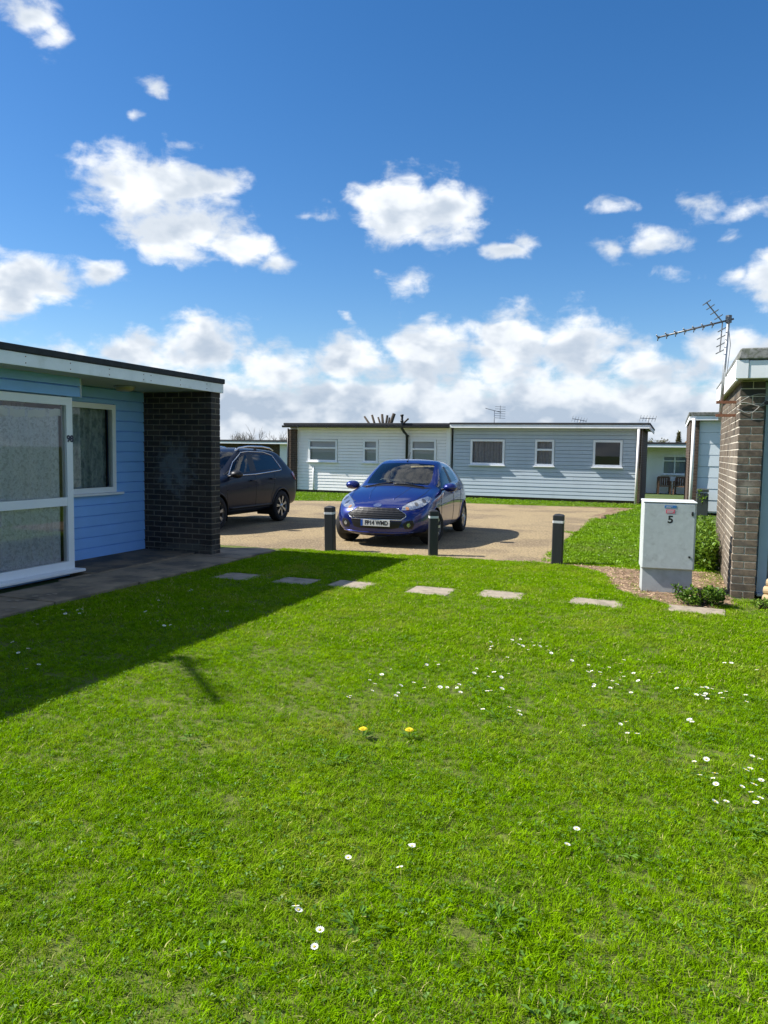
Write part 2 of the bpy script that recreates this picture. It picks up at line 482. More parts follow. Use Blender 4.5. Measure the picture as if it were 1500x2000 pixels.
class MB:
    def __init__(self):
        self.v, self.f, self.mi = [], [], []

    def add(self, vs, fs, mi=0):
        b = len(self.v)
        self.v += [tuple(q) for q in vs]
        for f in fs:
            self.f.append(tuple(b + i for i in f))
            self.mi.append(mi)
        return self

    def box(self, x0, x1, y0, y1, z0, z1, mi=0):
        x0, x1 = min(x0, x1), max(x0, x1)
        y0, y1 = min(y0, y1), max(y0, y1)
        z0, z1 = min(z0, z1), max(z0, z1)
        vs = [(x0, y0, z0), (x1, y0, z0), (x1, y1, z0), (x0, y1, z0), (x0, y0, z1), (x1, y0, z1), (x1, y1, z1), (x0, y1, z1)]
        return self.add(vs, [(0, 3, 2, 1), (4, 5, 6, 7), (0, 1, 5, 4), (1, 2, 6, 5), (2, 3, 7, 6), (3, 0, 4, 7)], mi)

    def tube(self, pts, r, n=8, cap=True, mi=0):
        pts = [Vector(p) for p in pts]
        rs = r if isinstance(r, (list, tuple)) else [r] * len(pts)
        rings = []
        up = Vector((0, 0, 1))
        for i, p in enumerate(pts):
            d = (pts[min(i + 1, len(pts) - 1)] - pts[max(i - 1, 0)])
            d = d.normalized() if d.length > 1e-9 else Vector((0, 0, 1))
            a = d.cross(up)
            if a.length < 1e-3:
                a = d.cross(Vector((1, 0, 0)))
            a.normalize()
            b = d.cross(a).normalized()
            rings.append([p + (a * math.cos(2 * math.pi * k / n) + b * math.sin(2 * math.pi * k / n)) * rs[i] for k in range(n)])
        vs = [q for rg in rings for q in rg]
        fs = []
        for i in range(len(pts) - 1):
            for k in range(n):
                k2 = (k + 1) % n
                fs.append((i * n + k, i * n + k2, (i + 1) * n + k2, (i + 1) * n + k))
        if cap:
            fs.append(tuple(range(n - 1, -1, -1)))
            fs.append(tuple(range((len(pts) - 1) * n, len(pts) * n)))
        return self.add(vs, fs, mi)

    def lathe(self, prof, n=24, axis='Z', origin=(0, 0, 0), mi=0):
        """prof: (radius, height) pairs"""
        o = Vector(origin)
        vs, fs = [], []
        for (r, h) in prof:
            for k in range(n):
                c, s = r * math.cos(2 * math.pi * k / n), r * math.sin(2 * math.pi * k / n)
                q = (c, s, h) if axis == 'Z' else ((c, h, s) if axis == 'Y' else (h, c, s))
                vs.append(o + Vector(q))
        for i in range(len(prof) - 1):
            for k in range(n):
                k2 = (k + 1) % n
                fs.append((i * n + k, i * n + k2, (i + 1) * n + k2, (i + 1) * n + k))
        return self.add(vs, fs, mi)

    def prism(self, poly, z0, z1, mi=0):
        n = len(poly)
        vs = [(x, y, z0) for x, y in poly] + [(x, y, z1) for x, y in poly]
        fs = [tuple(range(n - 1, -1, -1)), tuple(range(n, 2 * n))]
        fs += [(i, (i + 1) % n, n + (i + 1) % n, n + i) for i in range(n)]
        return self.add(vs, fs, mi)

    def mesh(self, name, mats, off=None, smooth=False, bevel=0.0, fix=True):
        me = bpy.data.meshes.new(name)
        vs = self.v if off is None else [(x - off[0], y - off[1], z - off[2]) for x, y, z in self.v]
        me.from_pydata(vs, [], self.f)
        mats = mats if isinstance(mats, (list, tuple)) else [mats]
        for m_ in mats:
            me.materials.append(MATS[m_] if isinstance(m_, str) else m_)
        if len(mats) > 1:
            me.polygons.foreach_set('material_index', self.mi)
        if fix or bevel:
            bm = bmesh.new()
            bm.from_mesh(me)
            if bevel:
                bmesh.ops.remove_doubles(bm, verts=bm.verts, dist=1e-5)
                bmesh.ops.bevel(bm, geom=list(bm.edges), offset=bevel, segments=1, affect='EDGES', clamp_overlap=True)
            bmesh.ops.recalc_face_normals(bm, faces=bm.faces)
            bm.to_mesh(me)
            bm.free()
        if smooth:
            me.polygons.foreach_set('use_smooth', [True] * len(me.polygons))
        me.update()
        return me

    def build(self, name, mats, parent=None, smooth=False, bevel=0.0, fix=True):
        return link(name, self.mesh(name, mats, org(parent), smooth, bevel, fix), parent)


def text_mesh(s, size, mats, bold=0.0, extrude=.0012, spacing=1.0, xs=1.0):
    cu = bpy.data.curves.new('lettering', 'FONT')
    cu.body = s
    cu.size = size
    cu.align_x, cu.align_y = 'CENTER', 'CENTER'
    cu.extrude = extrude
    cu.offset = bold
    cu.space_character = spacing
    cu.resolution_u = 4
    ob = bpy.data.objects.new('lettering_tmp', cu)
    COL.objects.link(ob)
    dg = bpy.context.evaluated_depsgraph_get()
    dg.update()
    me = bpy.data.meshes.new_from_object(ob.evaluated_get(dg))
    bpy.data.objects.remove(ob)
    me.transform(Matrix.Diagonal((xs, 1, 1, 1)))
    me.materials.clear()
    me.materials.append(MATS[mats])
    me.name = 'lettering'
    return me


# wall frames: a runs along the wall, d outwards, z up
class Wall:
    def __init__(self, axis, at, sign):
        self.axis, self.at, self.s = axis, at, sign

    def p(self, a, d, z):
        return (self.at + self.s * d, a, z) if self.axis == 'X' else (a, self.at + self.s * d, z)

    def box(self, mb, a0, a1, d0, d1, z0, z1, mi=0):
        q0, q1 = self.p(a0, d0, z0), self.p(a1, d1, z1)
        return mb.box(q0[0], q1[0], q0[1], q1[1], z0, z1, mi)


def pieces(a0, a1, z0, z1, openings):
    """the rectangles left of one course when the openings are cut away"""
    out = [(a0, a1, z0, z1)]
    for (b0, b1, c0, c1) in openings:
        nxt = []
        for (p0, p1, q0, q1) in out:
            if b1 <= p0 or b0 >= p1 or c1 <= q0 or c0 >= q1:
                nxt.append((p0, p1, q0, q1))
                continue
            if b0 > p0:
                nxt.append((p0, b0, q0, q1))
            if b1 < p1:
                nxt.append((b1, p1, q0, q1))
            m0, m1 = max(p0, b0), min(p1, b1)
            if c0 > q0:
                nxt.append((m0, m1, q0, c0))
            if c1 < q1:
                nxt.append((m0, m1, c1, q1))
        out = nxt
    return [r for r in out if r[1] - r[0] > .012 and r[3] - r[2] > .012]


def boards(w, parent, a0, a1, z0, z1, h, mat, openings=(), lap=.016, d0=0.0, name='board', groove=.017, joint=0.0):
    """lapped boards, each one a piece of its own: the foot of every board stands proud of the one below"""
    n = max(1, round((z1 - z0) / h))
    h = (z1 - z0) / n
    for k in range(n):
        runs = pieces(a0, a1, z0 + k * h, z0 + (k + 1) * h, openings)
        if joint:
            cut = a0 + joint * RND.uniform(.3, 1.0)
            while cut < a1 - .4:
                runs = [q for (p0, p1, q0, q1) in runs for q in
                        (((p0, cut - .0012, q0, q1), (cut + .0012, p1, q0, q1)) if p0 + .15 < cut < p1 - .15 else ((p0, p1, q0, q1),))]
                cut += joint * RND.uniform(.8, 1.2)
        for (p0, p1, q0, q1) in runs:
            j = RND.uniform(-.0022, .0022)
            tb = lap * (1 - .5 * (q0 - z0 - k * h) / h) + j
            tt = lap * (1 - .5 * (q1 - z0 - k * h) / h) + j
            g0 = q1 - min(groove, (q1 - q0) * .4)
            prof = [(d0 - .021, q0), (d0 + tb, q0 + .0015), (d0 + tt, g0), (d0 - .010, q1 - .001), (d0 - .021, q1 - .001)]
            vs = [w.p(p0, d, z) for d, z in prof] + [w.p(p1, d, z) for d, z in prof]
            mb = MB().add(vs, [(0, 1, 2, 3, 4), (9, 8, 7, 6, 5)] + [(i, (i + 1) % 5, 5 + (i + 1) % 5, 5 + i) for i in range(5)])
            mb.build(name, mat, parent)


def core(w, parent, a0, a1, z0, z1, mat, openings=(), d0=-.14, d1=-.022, name='wall'):
    mb = MB()
    cuts = sorted({z0, z1} | {c for o in openings for c in o[2:4] if z0 < c < z1})
    for q0, q1 in zip(cuts[:-1], cuts[1:]):
        for (p0, p1, r0, r1) in pieces(a0, a1, q0, q1, openings):
            w.box(mb, p0, p1, d0, d1, r0, r1)
    return mb.build(name, mat, parent)


def curtain_mesh(w, a0, a1, z0, z1, d, amp=.025, wave=.11, seed=0):
    r = random.Random(seed)
    n = max(10, int((a1 - a0) / wave * 8))
    mb = MB()
    vs, fs = [], []
    ph = r.uniform(0, 6)
    for i in range(n + 1):
        a = a0 + (a1 - a0) * i / n
        t = (a - a0) / wave * 2 * math.pi
        dd = d + amp * (math.sin(t + ph) * .6 + math.sin(t * .43 + ph * 2) * .5)
        for z in (z0, z1):
            vs.append(w.p(a, dd, z))
    for i in range(n):
        fs.append((2 * i, 2 * i + 2, 2 * i + 3, 2 * i + 1))
    return mb.add(vs, fs)


def window(w, parent, a0, a1, z0, z1, fw=.065, rails=(), mulls=(), frame='white_upvc', glass='pane', behind=None, sill=True,
           d0=-.05, d1=.035, sill_out=.07, sill_ext=.05, seed=0, rail_w=None, back_d=-.10):
    mb = MB()
    w.box(mb, a0, a1, d0, d1, z0, z0 + fw)
    w.box(mb, a0, a1, d0, d1, z1 - fw, z1)
    w.box(mb, a0, a0 + fw, d0, d1, z0 + fw, z1 - fw)
    w.box(mb, a1 - fw, a1, d0, d1, z0 + fw, z1 - fw)
    rw = rail_w or fw * .9
    av = [a0 + fw] + [x for m_ in mulls for x in (m_ - rw / 2, m_ + rw / 2)] + [a1 - fw]
    zv = [z0 + fw] + [x for r_ in rails for x in (r_ - rw / 2, r_ + rw / 2)] + [z1 - fw]
    for m_ in mulls:
        w.box(mb, m_ - rw / 2, m_ + rw / 2, d0, d1, z0 + fw, z1 - fw)
    for r_ in rails:
        for i in range(0, len(av), 2):
            w.box(mb, av[i], av[i + 1], d0, d1 - .004, r_ - rw / 2, r_ + rw / 2)
    o = mb.build('window', frame, parent)
    for i in range(0, len(av), 2):
        for j in range(0, len(zv), 2):
            g = MB()
            g.add([w.p(av[i] - .004, -.004, zv[j] - .004), w.p(av[i + 1] + .004, -.004, zv[j] - .004),
                   w.p(av[i + 1] + .004, -.004, zv[j + 1] + .004), w.p(av[i] - .004, -.004, zv[j + 1] + .004)], [(0, 1, 2, 3)])
            g.build('pane', glass, o, fix=False)
    if sill:
        s = MB()
        w.box(s, a0 - sill_ext, a1 + sill_ext, -.02, d1 + sill_out, z0 - .035, z0 - .002)
        s.build('sill', frame, o, bevel=.004)
    if behind:
        if behind in ('blind', 'obscure'):
            b = MB()
            w.box(b, a0 + fw * .5, a1 - fw * .5, back_d - .01, back_d + .0, z0 + fw * .5, z1 - fw * .5)
            b.build('blind', behind, o)
        else:
            curtain_mesh(w, a0 + fw * .3, a1 - fw * .3, z0 + fw * .5, z1 - fw * .4, back_d, seed=seed).build('curtain', behind, o, smooth=True, fix=False)
    return o


def chamfer_box(dx, dy, dz, c, name, mat):
    return MB().box(-dx / 2, dx / 2, -dy / 2, dy / 2, -dz / 2, dz / 2).mesh(name, mat, None, False, c)


BR = {}


def brick_wall(parent, place, along, n_courses, course, length, T, mat, near, seed):
    """place(s, t, z): s runs from the free end along the long face, t across the wall. Bricks nearer than `near` are pieces."""
    r = random.Random(seed)
    J, L, Hh = .011, .235, course
    far = MB()

    def put(s0, s1, t0, t1, k):
        ds, dt, dz = s1 - s0 - J, t1 - t0 - (J if (t1 - t0) < T - .02 else 0), Hh - J
        j = r.uniform(-.0025, .0025)
        c = Vector(place((s0 + s1) / 2, (t0 + t1) / 2 + (j if t0 == 0 else 0), (k + .5) * Hh))
        dims = (ds, dt, dz) if along == 'X' else (dt, ds, dz)
        if (s0 + s1) / 2 < near:
            key = (mat,) + tuple(round(q, 3) for q in dims)
            if key not in BR:
                BR[key] = chamfer_box(*dims, .0045, 'brick', mat)
            link('brick', BR[key], parent, c)
        else:
            far.box(c.x - dims[0] / 2, c.x + dims[0] / 2, c.y - dims[1] / 2, c.y + dims[1] / 2, c.z - dims[2] / 2, c.z + dims[2] / 2)

    for k in range(n_courses):
        if k % 2 == 0:
            put(0, L, 0, T / 2, k)
            put(0, L, T / 2, T, k)
            s = L
        else:
            put(0, .118, 0, T, k)
            s = .118
        while s < length - .03:
            e = min(s + L, length)
            if length - e < .05:
                e = length
            put(s, e, 0, T / 2, k)
            s = e
    return far


# ================================================================== the setting
def drop(y):
    t = min(max((y - 28) / 7, 0), 1)
    return -.22 * t * t * (3 - 2 * t)


xs = [-900, -400, -200, -100, -60, -45, -35, -28, -22, -16, -12, -8, -4, 0, 4, 8, 12, 18, 26, 40, 70, 150, 400, 900]
ys = [-500, -150, -50, -20, -8, 0, 8, 16, 24, 28, 29.5, 31, 32.5, 34, 35, 40, 50, 70, 100, 160, 300, 700, 1500]
mb = MB()
mb.add([(x, y, drop(y) - .012) for y in ys for x in xs],
       [(j * len(xs) + i, j * len(xs) + i + 1, (j + 1) * len(xs) + i + 1, (j + 1) * len(xs) + i) for j in range(len(ys) - 1) for i in range(len(xs) - 1)])
tag(mb.build('ground', 'far_green', None, smooth=True), 'green ground running level to the horizon', None, None, 'structure')

LOT = [(-24, 11.25), (-6.1, 11.22), (-5.6, 11.28), (-3.6, 11.48), (-1.62, 11.55), (-1.72, 12.4), (-1.86, 14.4), (-1.80, 18.3), (-1.62, 22.1),
       (-1.50, 23.6), (-1.76, 24.35), (-6.0, 24.0), (-11.3, 22.1), (-24, 21.2)]


def ragged(poly, step, amp, seed):
    """an outline broken into short uneven runs"""
    r = random.Random(seed)
    out = []
    for (a, b) in zip(poly, poly[1:] + poly[:1]):
        A, B = Vector(a), Vector(b)
        n = max(1, int((B - A).length / step))
        nn = (B - A).normalized()
        nn = Vector((-nn.y, nn.x))
        for k in range(n):
            out.append(tuple(A.lerp(B, k / n) + nn * r.uniform(-amp, amp)))
    return out


def sheet(name, poly, z, mat, **kw):
    mb = MB()
    mb.add([(x, y, z) for x, y in poly], [tuple(range(len(poly)))])
    return mb.build(name, mat, None, **kw)


tag(sheet('parking_area', ragged(LOT, .12, .035, 3), .004, 'gravel'), 'pale pinkish gravel car park behind the lawn', None, None, 'structure')
SOIL = [(-8.6, 10.3), (-6.0, 10.3), (-5.9, 11.3), (-8.6, 11.34)]
tag(sheet('soil_strip', ragged(SOIL, .2, .04, 5), .002, 'soil'), 'bare soil between the path and the gravel', None, None, 'structure')
CHIPS = [(-1.5, 11.66), (-1.25, 11.42), (-.90, 11.1), (-.72, 10.5), (-.66, 10.0), (-.55, 9.65), (-.33, 9.32), (.05, 8.95), (.45, 8.92), (.72, 9.3), (.68, 9.75),
         (.68, 11.6), (.3, 11.75), (0, 11.2), (-.5, 11.5), (-1.0, 11.62)]
tag(sheet('bark_bed', ragged(CHIPS, .1, .05, 9), .003, 'chip_ground'), 'bare brown bed of wood chips around the grey cabinet', None, None, 'structure')
DIRT2 = [(-1.95, 20.9), (-1.5, 21.6), (-1.25, 23.4), (-.9, 24.6), (-1.9, 24.5), (-3.2, 24.3), (-3.2, 24.1), (-1.8, 24.2), (-1.7, 22.4)]
tag(sheet('worn_corner', ragged(DIRT2, .12, .05, 11), .0075, 'chip_ground'), 'worn bare earth at the far corner of the car park', None, None, 'structure')


def inside(poly, x, y):
    c = False
    for (x0, y0), (x1, y1) in zip(poly, poly[1:] + poly[:1]):
        if (y0 > y) != (y1 > y) and x < (x1 - x0) * (y - y0) / (y1 - y0) + x0:
            c = not c
    return c


# concrete path beside the blue chalet, laid in bays
path = MB()
path.box(-6.82, -5.97, -4, 10.9, -.05, .012)
path = tag(path.build('path', 'soil', None), 'worn grey concrete path along the blue chalet', None, None, 'structure')
py = -4.0
pr_ = random.Random(4)
for ln in (1.5, 1.55, 1.5, 1.5, 1.45, 1.5, 1.2, 1.35, .95, 1.3, 1.1):
    s = MB()
    a, b = py + .006, py + ln - .006
    e = pr_.uniform(-.012, .012)
    x1 = -5.95 + e
    if b > 10.5:
        poly = [(-6.80, a), (x1, a), (-5.93, 10.9), (-6.25, 11.06), (-6.80, 10.75)]
    else:
        poly = [(-6.80, a), (x1, a), (x1 + .01, (a + b) / 2), (x1 - .006, b), (-6.80, b)]
    s.prism(poly, -.04, .028 + pr_.uniform(-.006, .006))
    s.build('paving_slab', 'concrete_path', path, bevel=.006)
    py += ln
for (x, y) in ((-6.35, 6.32), (-6.26, 6.44), (-6.20, 6.26), (-6.33, 6.06), (-6.41, 6.03), (-6.09, 5.79), (-6.03, 5.67), (-6.25, 6.51), (-6.41, 6.77), (-6.0, 5.5), (-6.1, 8.9), (-6.3, 9.7)):
    f = MB()
    n = 7
    rr = [pr_.uniform(.012, .034) for _ in range(n)]
    f.add([(x + rr[k] * math.cos(6.283 * k / n) * 1.5, y + rr[k] * math.sin(6.283 * k / n), .0375) for k in range(n)], [tuple(range(n))])
    f.build('lichen_spot', 'slab', path)

# ================================================================== blue chalet on the left
HL = thing('blue_chalet', (-9.2, 3.2, 0), 'sky blue boarded chalet with white windows and a brick wing wall, number 98', 'chalet')
wB, wRec = Wall('X', -7.10, 1), Wall('X', -7.76, 1)
BAY = (3.70, 7.70, .10, 2.25)
core(wB, HL, -4, 7.70, 0, 2.5, 'blue_paint', [(3.70, 7.70, .10, 2.25)], -.10, -.052)
core(wRec, HL, 7.0, 9.968, .02, 2.5, 'blue_paint', [(7.3, 8.97 + .33, .98, 2.26)], -.14, -.022)
mb = MB()
mb.box(-7.76, -7.152, 7.60, 7.698, .02, 2.5)                    # return wall of the bay
mb.box(-12.4, -12.3, -4, 10.2, 0, 2.5)
mb.box(-12.3, -7.9, 10.06, 10.2, 0, 2.5)
mb.box(-12.3, -7.2, -4, -3.9, 0, 2.5)
mb.build('outer_wall', 'brick_dark', HL)
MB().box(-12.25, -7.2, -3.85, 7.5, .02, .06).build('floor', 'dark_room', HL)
RECWIN = (7.3, 9.30, .98, 2.26)
boards(wRec, HL, 7.72, 9.965, .05, 2.495, .155, 'blue_paint', [(7.3, 9.30, .96, 2.27)])
boards(wB, HL, -4, 3.68, .12, 2.495, .155, 'blue_paint')
# head panel over the bay, standing forward of it
wH = Wall('X', -7.04, 1)
boards(wH, HL, 3.6, 7.785, 2.262, 2.53, .134, 'blue_paint', lap=.03, d0=0)
MB().box(-7.06, -7.004, 7.786, 7.793, 2.258, 2.495).build('corner_trim', 'white_upvc', HL)
wBay = Wall('X', -7.10, 1)
bay = window(wBay, HL, 3.70, 7.70, .10, 2.25, fw=.10, rails=(.955,), mulls=(4.98, 6.30), behind=None, sill=False, d0=-.05, d1=.03, rail_w=.105)
s = MB()
s.box(-7.13, -6.945, 3.6, 7.76, .062, .098)
s.build('sill', 'white_upvc', bay, bevel=.006)
MB().box(-7.30, -7.16, 3.6, 7.69, -.02, .10).build('plinth', 'brick_dark', HL)
for i, (a0, a1) in enumerate(((6.95, 7.59), (6.34, 6.945), (5.1, 6.2), (3.85, 4.9))):
    curtain_mesh(wBay, a0, a1, .16, 2.10, -.075, .022, .16, 10 + i).build('curtain', 'net_curtain' if 'net_curtain' in MATS else 'curtain_grey', bay, smooth=True, fix=False)
mb = MB()
n = 24
for i in range(n):                                              # swagged pelmet behind the top light
    a0, a1 = 6.36 + 1.3 * i / n, 6.36 + 1.3 * (i + 1) / n
    sag = lambda a: 2.02 - .04 * math.sin((a - 6.36) / 1.2 * math.pi) + .008 * math.sin(a * 37)
    mb.add([wBay.p(a0, -.06, sag(a0)), wBay.p(a1, -.06, sag(a1)), wBay.p(a1, -.06, sag(a1) + .085), wBay.p(a0, -.06, sag(a0) + .085)], [(0, 1, 2, 3)])
mb.build('pelmet', 'white_board', bay, fix=False)
rw = window(wRec, HL, 7.3, 9.30, .98, 2.26, fw=.075, mulls=(), behind=None, sill=True, d0=-.05, d1=.03, sill_ext=.10, sill_out=.06)
curtain_mesh(wRec, 8.2, 9.25, 1.03, 2.2, -.13, .03, .12, 3).build('curtain', 'curtain_green', rw, smooth=True, fix=False)
curtain_mesh(wRec, 7.35, 8.19, 1.03, 2.2, -.15, .03, .12, 5).build('curtain', 'curtain_green', rw, smooth=True, fix=False)
MB().box(-8.2, -8.15, 7.2, 9.5, .5, 2.45).build('dark_inner_wall', 'dark_room', HL)
MB().box(-8.6, -8.55, 3.6, 7.55, .06, 2.45).build('dark_inner_wall', 'dark_room', HL)
# roof: felt edge over a white fascia
mb = MB()
mb.box(-12.6, -6.515, -4.2, 10.225, 2.50, 2.60)
mb.build('soffit', 'soffit', HL)
mb = MB()
mb.box(-6.513, -6.488, -4.2, 10.252, 2.487, 2.624)
mb.box(-12.6, -6.515, 10.227, 10.252, 2.487, 2.624)
mb.build('fascia', 'fascia_white', HL, bevel=.003)
mb = MB()
mb.box(-12.62, -6.468, -4.2, 10.272, 2.626, 2.702)
mb.build('roof', 'felt', HL, bevel=.010)
for k, y in enumerate((5.1, 5.75, 6.4, 7.05, 7.7, 8.35, 8.5, 9.15, 9.8)):
    for z in (2.522, 2.59):
        sc = MB()
        sc.lathe([(.0, .004), (.006, .003), (.007, 0)], 8, 'X', (-6.487, y, z))
        sc.build('screw', 'rust', HL)
lampo = MB()
lampo.lathe([(.0, -.075), (.10, -.068), (.135, -.04), (.14, -.012), (.14, 0), (0, 0)], 20, 'Z', (-7.28, 8.95, 2.499))
lamp = lampo.build('porch_lamp', 'lamp_glass', HL, smooth=True)
MB().lathe([(.141, -.02), (.15, -.012), (.15, 0.001), (.141, .001)], 20, 'Z', (-7.28, 8.95, 2.497)).build('rim', 'galvanised', lamp, smooth=True)
# 98
for ch, y in (('9', 7.626), ('8', 7.680)):
    t = text_mesh(ch, .112, 'ink_navy', .005)
    o = link('house_number', t, HL)
    o.matrix_local = Matrix.Translation(Vector((-7.066, y, 1.735)) - org(HL)) @ Matrix.Rotation(RAD(90), 4, 'Z') @ Matrix.Rotation(RAD(90), 4, 'X')
# wing wall of dark brick
mortar = MB()
mortar.box(-7.755, -6.529, 9.979, 10.211, -.05, 2.497)
wing = mortar.build('brick_wall', 'mortar_dark', HL)
brick_wall(wing, lambda s_, t_, z_: (-6.52 - s_, 9.97 + t_, z_), 'X', 30, .0831, 1.235, .25, 'brick_dark', 9, 31)
# porch floor
pf = MB()
pf.box(-7.755, -6.815, 7.705, 9.968, -.04, .052)
pf.build('porch_floor', 'porch_concrete', HL, bevel=.008)
pf = MB()
pf.box(-6.87, -6.812, 7.2, 9.9, .0, .04)
pf.build('porch_edging', 'concrete_path', HL, bevel=.006)
# television aerial on its roof (its shadow lies on the lawn)
AE = thing('television_aerial', (-7.84, 3.87, 2.70), 'tall television aerial above the blue chalet, casting its shadow on the lawn', 'aerial', 'television aerials')


def yagi(parent, base, top, tip, refl, n=7, er=.0055, el_=.085, mast_r=.016, boom_r=.009, mat='aerial_metal'):
    base, top, tip = Vector(base), Vector(top), Vector(tip)
    m_ = MB()
    m_.tube([base, top], mast_r, 8)
    m_.build('mast', 'galvanised', parent, smooth=True)
    b = (tip - top)
    bd = b.normalized()
    m_ = MB()
    m_.tube([top - Vector((0, 0, .04)) - bd * .06, tip], boom_r, 6)
    m_.build('boom', mat, parent, smooth=True)
    side = bd.cross(Vector((0, 0, 1))).normalized()
    upv = side.cross(bd).normalized()
    for k in range(n):
        c = top - Vector((0, 0, .04 * (1 - (k + 1) / n))) + b * (.22 + .78 * k / (n - 1)) - Vector((0, 0, 0))
        m_ = MB()
        for sx in (-1, 1):
            for sz in (-1, 1):
                e = c + (side * sx * .75 + upv * sz * .65) * el_ * .6 + bd * el_ * .18
                m_.tube([c, e], er * .75, 5)
        m_.tube([c - bd * .012, c + bd * .012], er * 2.6, 6)
        m_.build('director', mat, parent)
    root = top - Vector((0, 0, .04)) + bd * .07
    for sgn, (dx, dz) in zip((1, -1), refl):
        m_ = MB()
        e = root + bd * dx + Vector((0, 0, dz))
        m_.tube([root, e], er, 6)
        for q in (.25, .5, .75, .98):
            c = root.lerp(e, q)
            m_.tube([c - side * .10 - bd * .04, c + side * .10 + bd * .04], er * .8, 5)
        m_.build('reflector', mat, parent)
    m_ = MB()
    m_.tube([top - Vector((0, 0, .07)), top + Vector((0, 0, .02))], mast_r * 1.9, 8)
    m_.build('clamp', mat, parent)


yagi(AE, (-7.84, 3.87, 2.702), (-7.84, 3.87, 4.18), (-6.92, 3.10, 4.06), ((.10, .12), (-.02, -.12)), n=10, er=.016, el_=.20, boom_r=.02, mast_r=.012)

# ================================================================== pair of bungalows across the car park
wF = Wall('Y', 26.84, -1)


def flat_house(name, x0, x1, label, board_mat, board_h, wins, seed):
    h = thing(name, ((x0 + x1) / 2, 29.5, 0), label, 'bungalow')
    ops = [(a0, a1, z0, z1) for (a0, a1, z0, z1, *_r) in wins]
    core(wF, h, x0, x1, .05, 2.56, board_mat, ops)
    m_ = MB()
    m_.box(x0, x0 + .1, 26.99, 33, .05, 2.56)
    m_.box(x1 - .1, x1, 26.99, 33, .05, 2.56)
    m_.box(x0 + .1, x1 - .1, 32.9, 33, .05, 2.56)
    m_.build('outer_wall', 'far_brick', h)
    MB().box(x0 + .02, x1 - .02, 26.86, 33, -.2, .09).build('plinth', 'far_brick', h)
    MB().box(x0 + .12, x1 - .12, 28.2, 28.25, .1, 2.5).build('dark_inner_wall', 'dark_room', h)
    boards(wF, h, x0 + (.34 if name.startswith('white') else .06), x1 - .16, .10, 2.52, board_h, board_mat,
           [(a0 - .01, a1 + .01, z0 - .03, z1 + .01) for (a0, a1, z0, z1) in ops], lap=.020, joint=3.2, groove=.011)
    for i, (a0, a1, z0, z1, rails, beh) in enumerate(wins):
        window(wF, h, a0, a1, z0, z1, fw=.075, rails=rails, behind=beh, seed=seed + i, d1=.045, sill_out=.075, sill_ext=.04)
    return h


WH = flat_house('white_bungalow', -14.0, -7.5, 'white boarded bungalow with a black gutter and downpipe, behind the parked cars', 'white_board', .118,
                [(-13.18, -11.96, 1.19, 2.04, (1.72,), 'obscure'), (-10.9, -10.30, 1.19, 2.05, (1.72,), 'obscure'), (-9.02, -8.04, 1.19, 2.07, (1.72,), 'blind')], 40)
GH = flat_house('grey_bungalow', -7.42, -.98, 'pale blue-grey boarded bungalow with three white windows and a brick end wall', 'grey_board', .125,
                [(-6.77, -5.54, 1.20, 2.10, (), 'curtain_grey'), (-4.48, -3.82, 1.20, 2.11, (1.76,), 'curtain_grey'), (-2.53, -1.58, 1.21, 2.11, (), None)], 60)
MB().box(-14.0, -13.66, 26.70, 26.98, 0, 2.42).build('brick_pier', 'far_brick', WH)
MB().tube([(-13.97, 26.64, 0), (-13.97, 26.64, 2.45)], .035, 8).build('downpipe', 'black_plastic', WH, smooth=True)
m_ = MB()
m_.box(-14.06, -7.46, 26.42, 33.1, 2.565, 2.655)
m_.build('roof', 'felt', WH, bevel=.012)
m_ = MB()
m_.box(-14.02, -7.47, 26.45, 26.90, 2.50, 2.562)
m_.build('soffit', 'fascia_white', WH)
m_ = MB()
pts = [(26.33 + .055 * math.sin(t), 2.53 - .055 * math.cos(t)) for t in [math.pi * (-.5 + k / 8) for k in range(9)]]
for (ya, za), (yb, zb) in zip(pts[:-1], pts[1:]):
    m_.add([(-14.08, ya + .055, za), (-7.45, ya + .055, za), (-7.45, yb + .055, zb), (-14.08, yb + .055, zb)], [(0, 1, 2, 3)])
m_.box(-14.08, -7.45, 26.335, 26.445, 2.50, 2.556)
m_.build('gutter', 'black_plastic', WH)
for x in (-13.4, -12.2, -11.0, -9.8, -8.5):
    MB().box(x - .03, x + .03, 26.325, 26.334, 2.465, 2.562).build('gutter_bracket', 'black_plastic', WH)
m_ = MB()
m_.tube([(-9.22, 26.37, 2.95), (-9.22, 26.37, 2.46), (-9.18, 26.50, 2.34), (-9.14, 26.73, 2.22), (-9.14, 26.75, .02)], .05, 10)
m_.build('downpipe', 'black_plastic', WH, smooth=True)
for z in (2.93, 2.72, 2.2, 1.3):
    m_ = MB()
    y = 26.37 if z > 2.4 else 26.75
    x = -9.22 if z > 2.4 else -9.14
    m_.tube([(x, y, z - .03), (x, y, z + .03)], .062, 10)
    m_.build('pipe_collar', 'black_plastic', WH, smooth=True)
MB().box(-7.655, -7.505, 26.78, 26.86, .08, 2.5).build('corner_trim', 'white_upvc', WH, bevel=.004)
m_ = MB()
m_.tube([(-12.95, 26.80, .1), (-12.95, 26.80, 1.02)], .022, 8)
m_.build('overflow_pipe', 'white_upvc', WH, smooth=True)
m_ = MB()
m_.box(-7.455, -.72, 26.40, 33.1, 2.61, 2.675)
m_.build('roof', 'felt', GH, bevel=.012)
m_ = MB()
m_.box(-7.44, -.74, 26.425, 26.45, 2.49, 2.607)
m_.box(-.765, -.74, 26.452, 33.08, 2.47, 2.607)
m_.build('fascia', 'fascia_white', GH, bevel=.003)
MB().box(-7.44, -.768, 26.452, 33.05, 2.565, 2.60).build('soffit', 'fascia_white', GH)
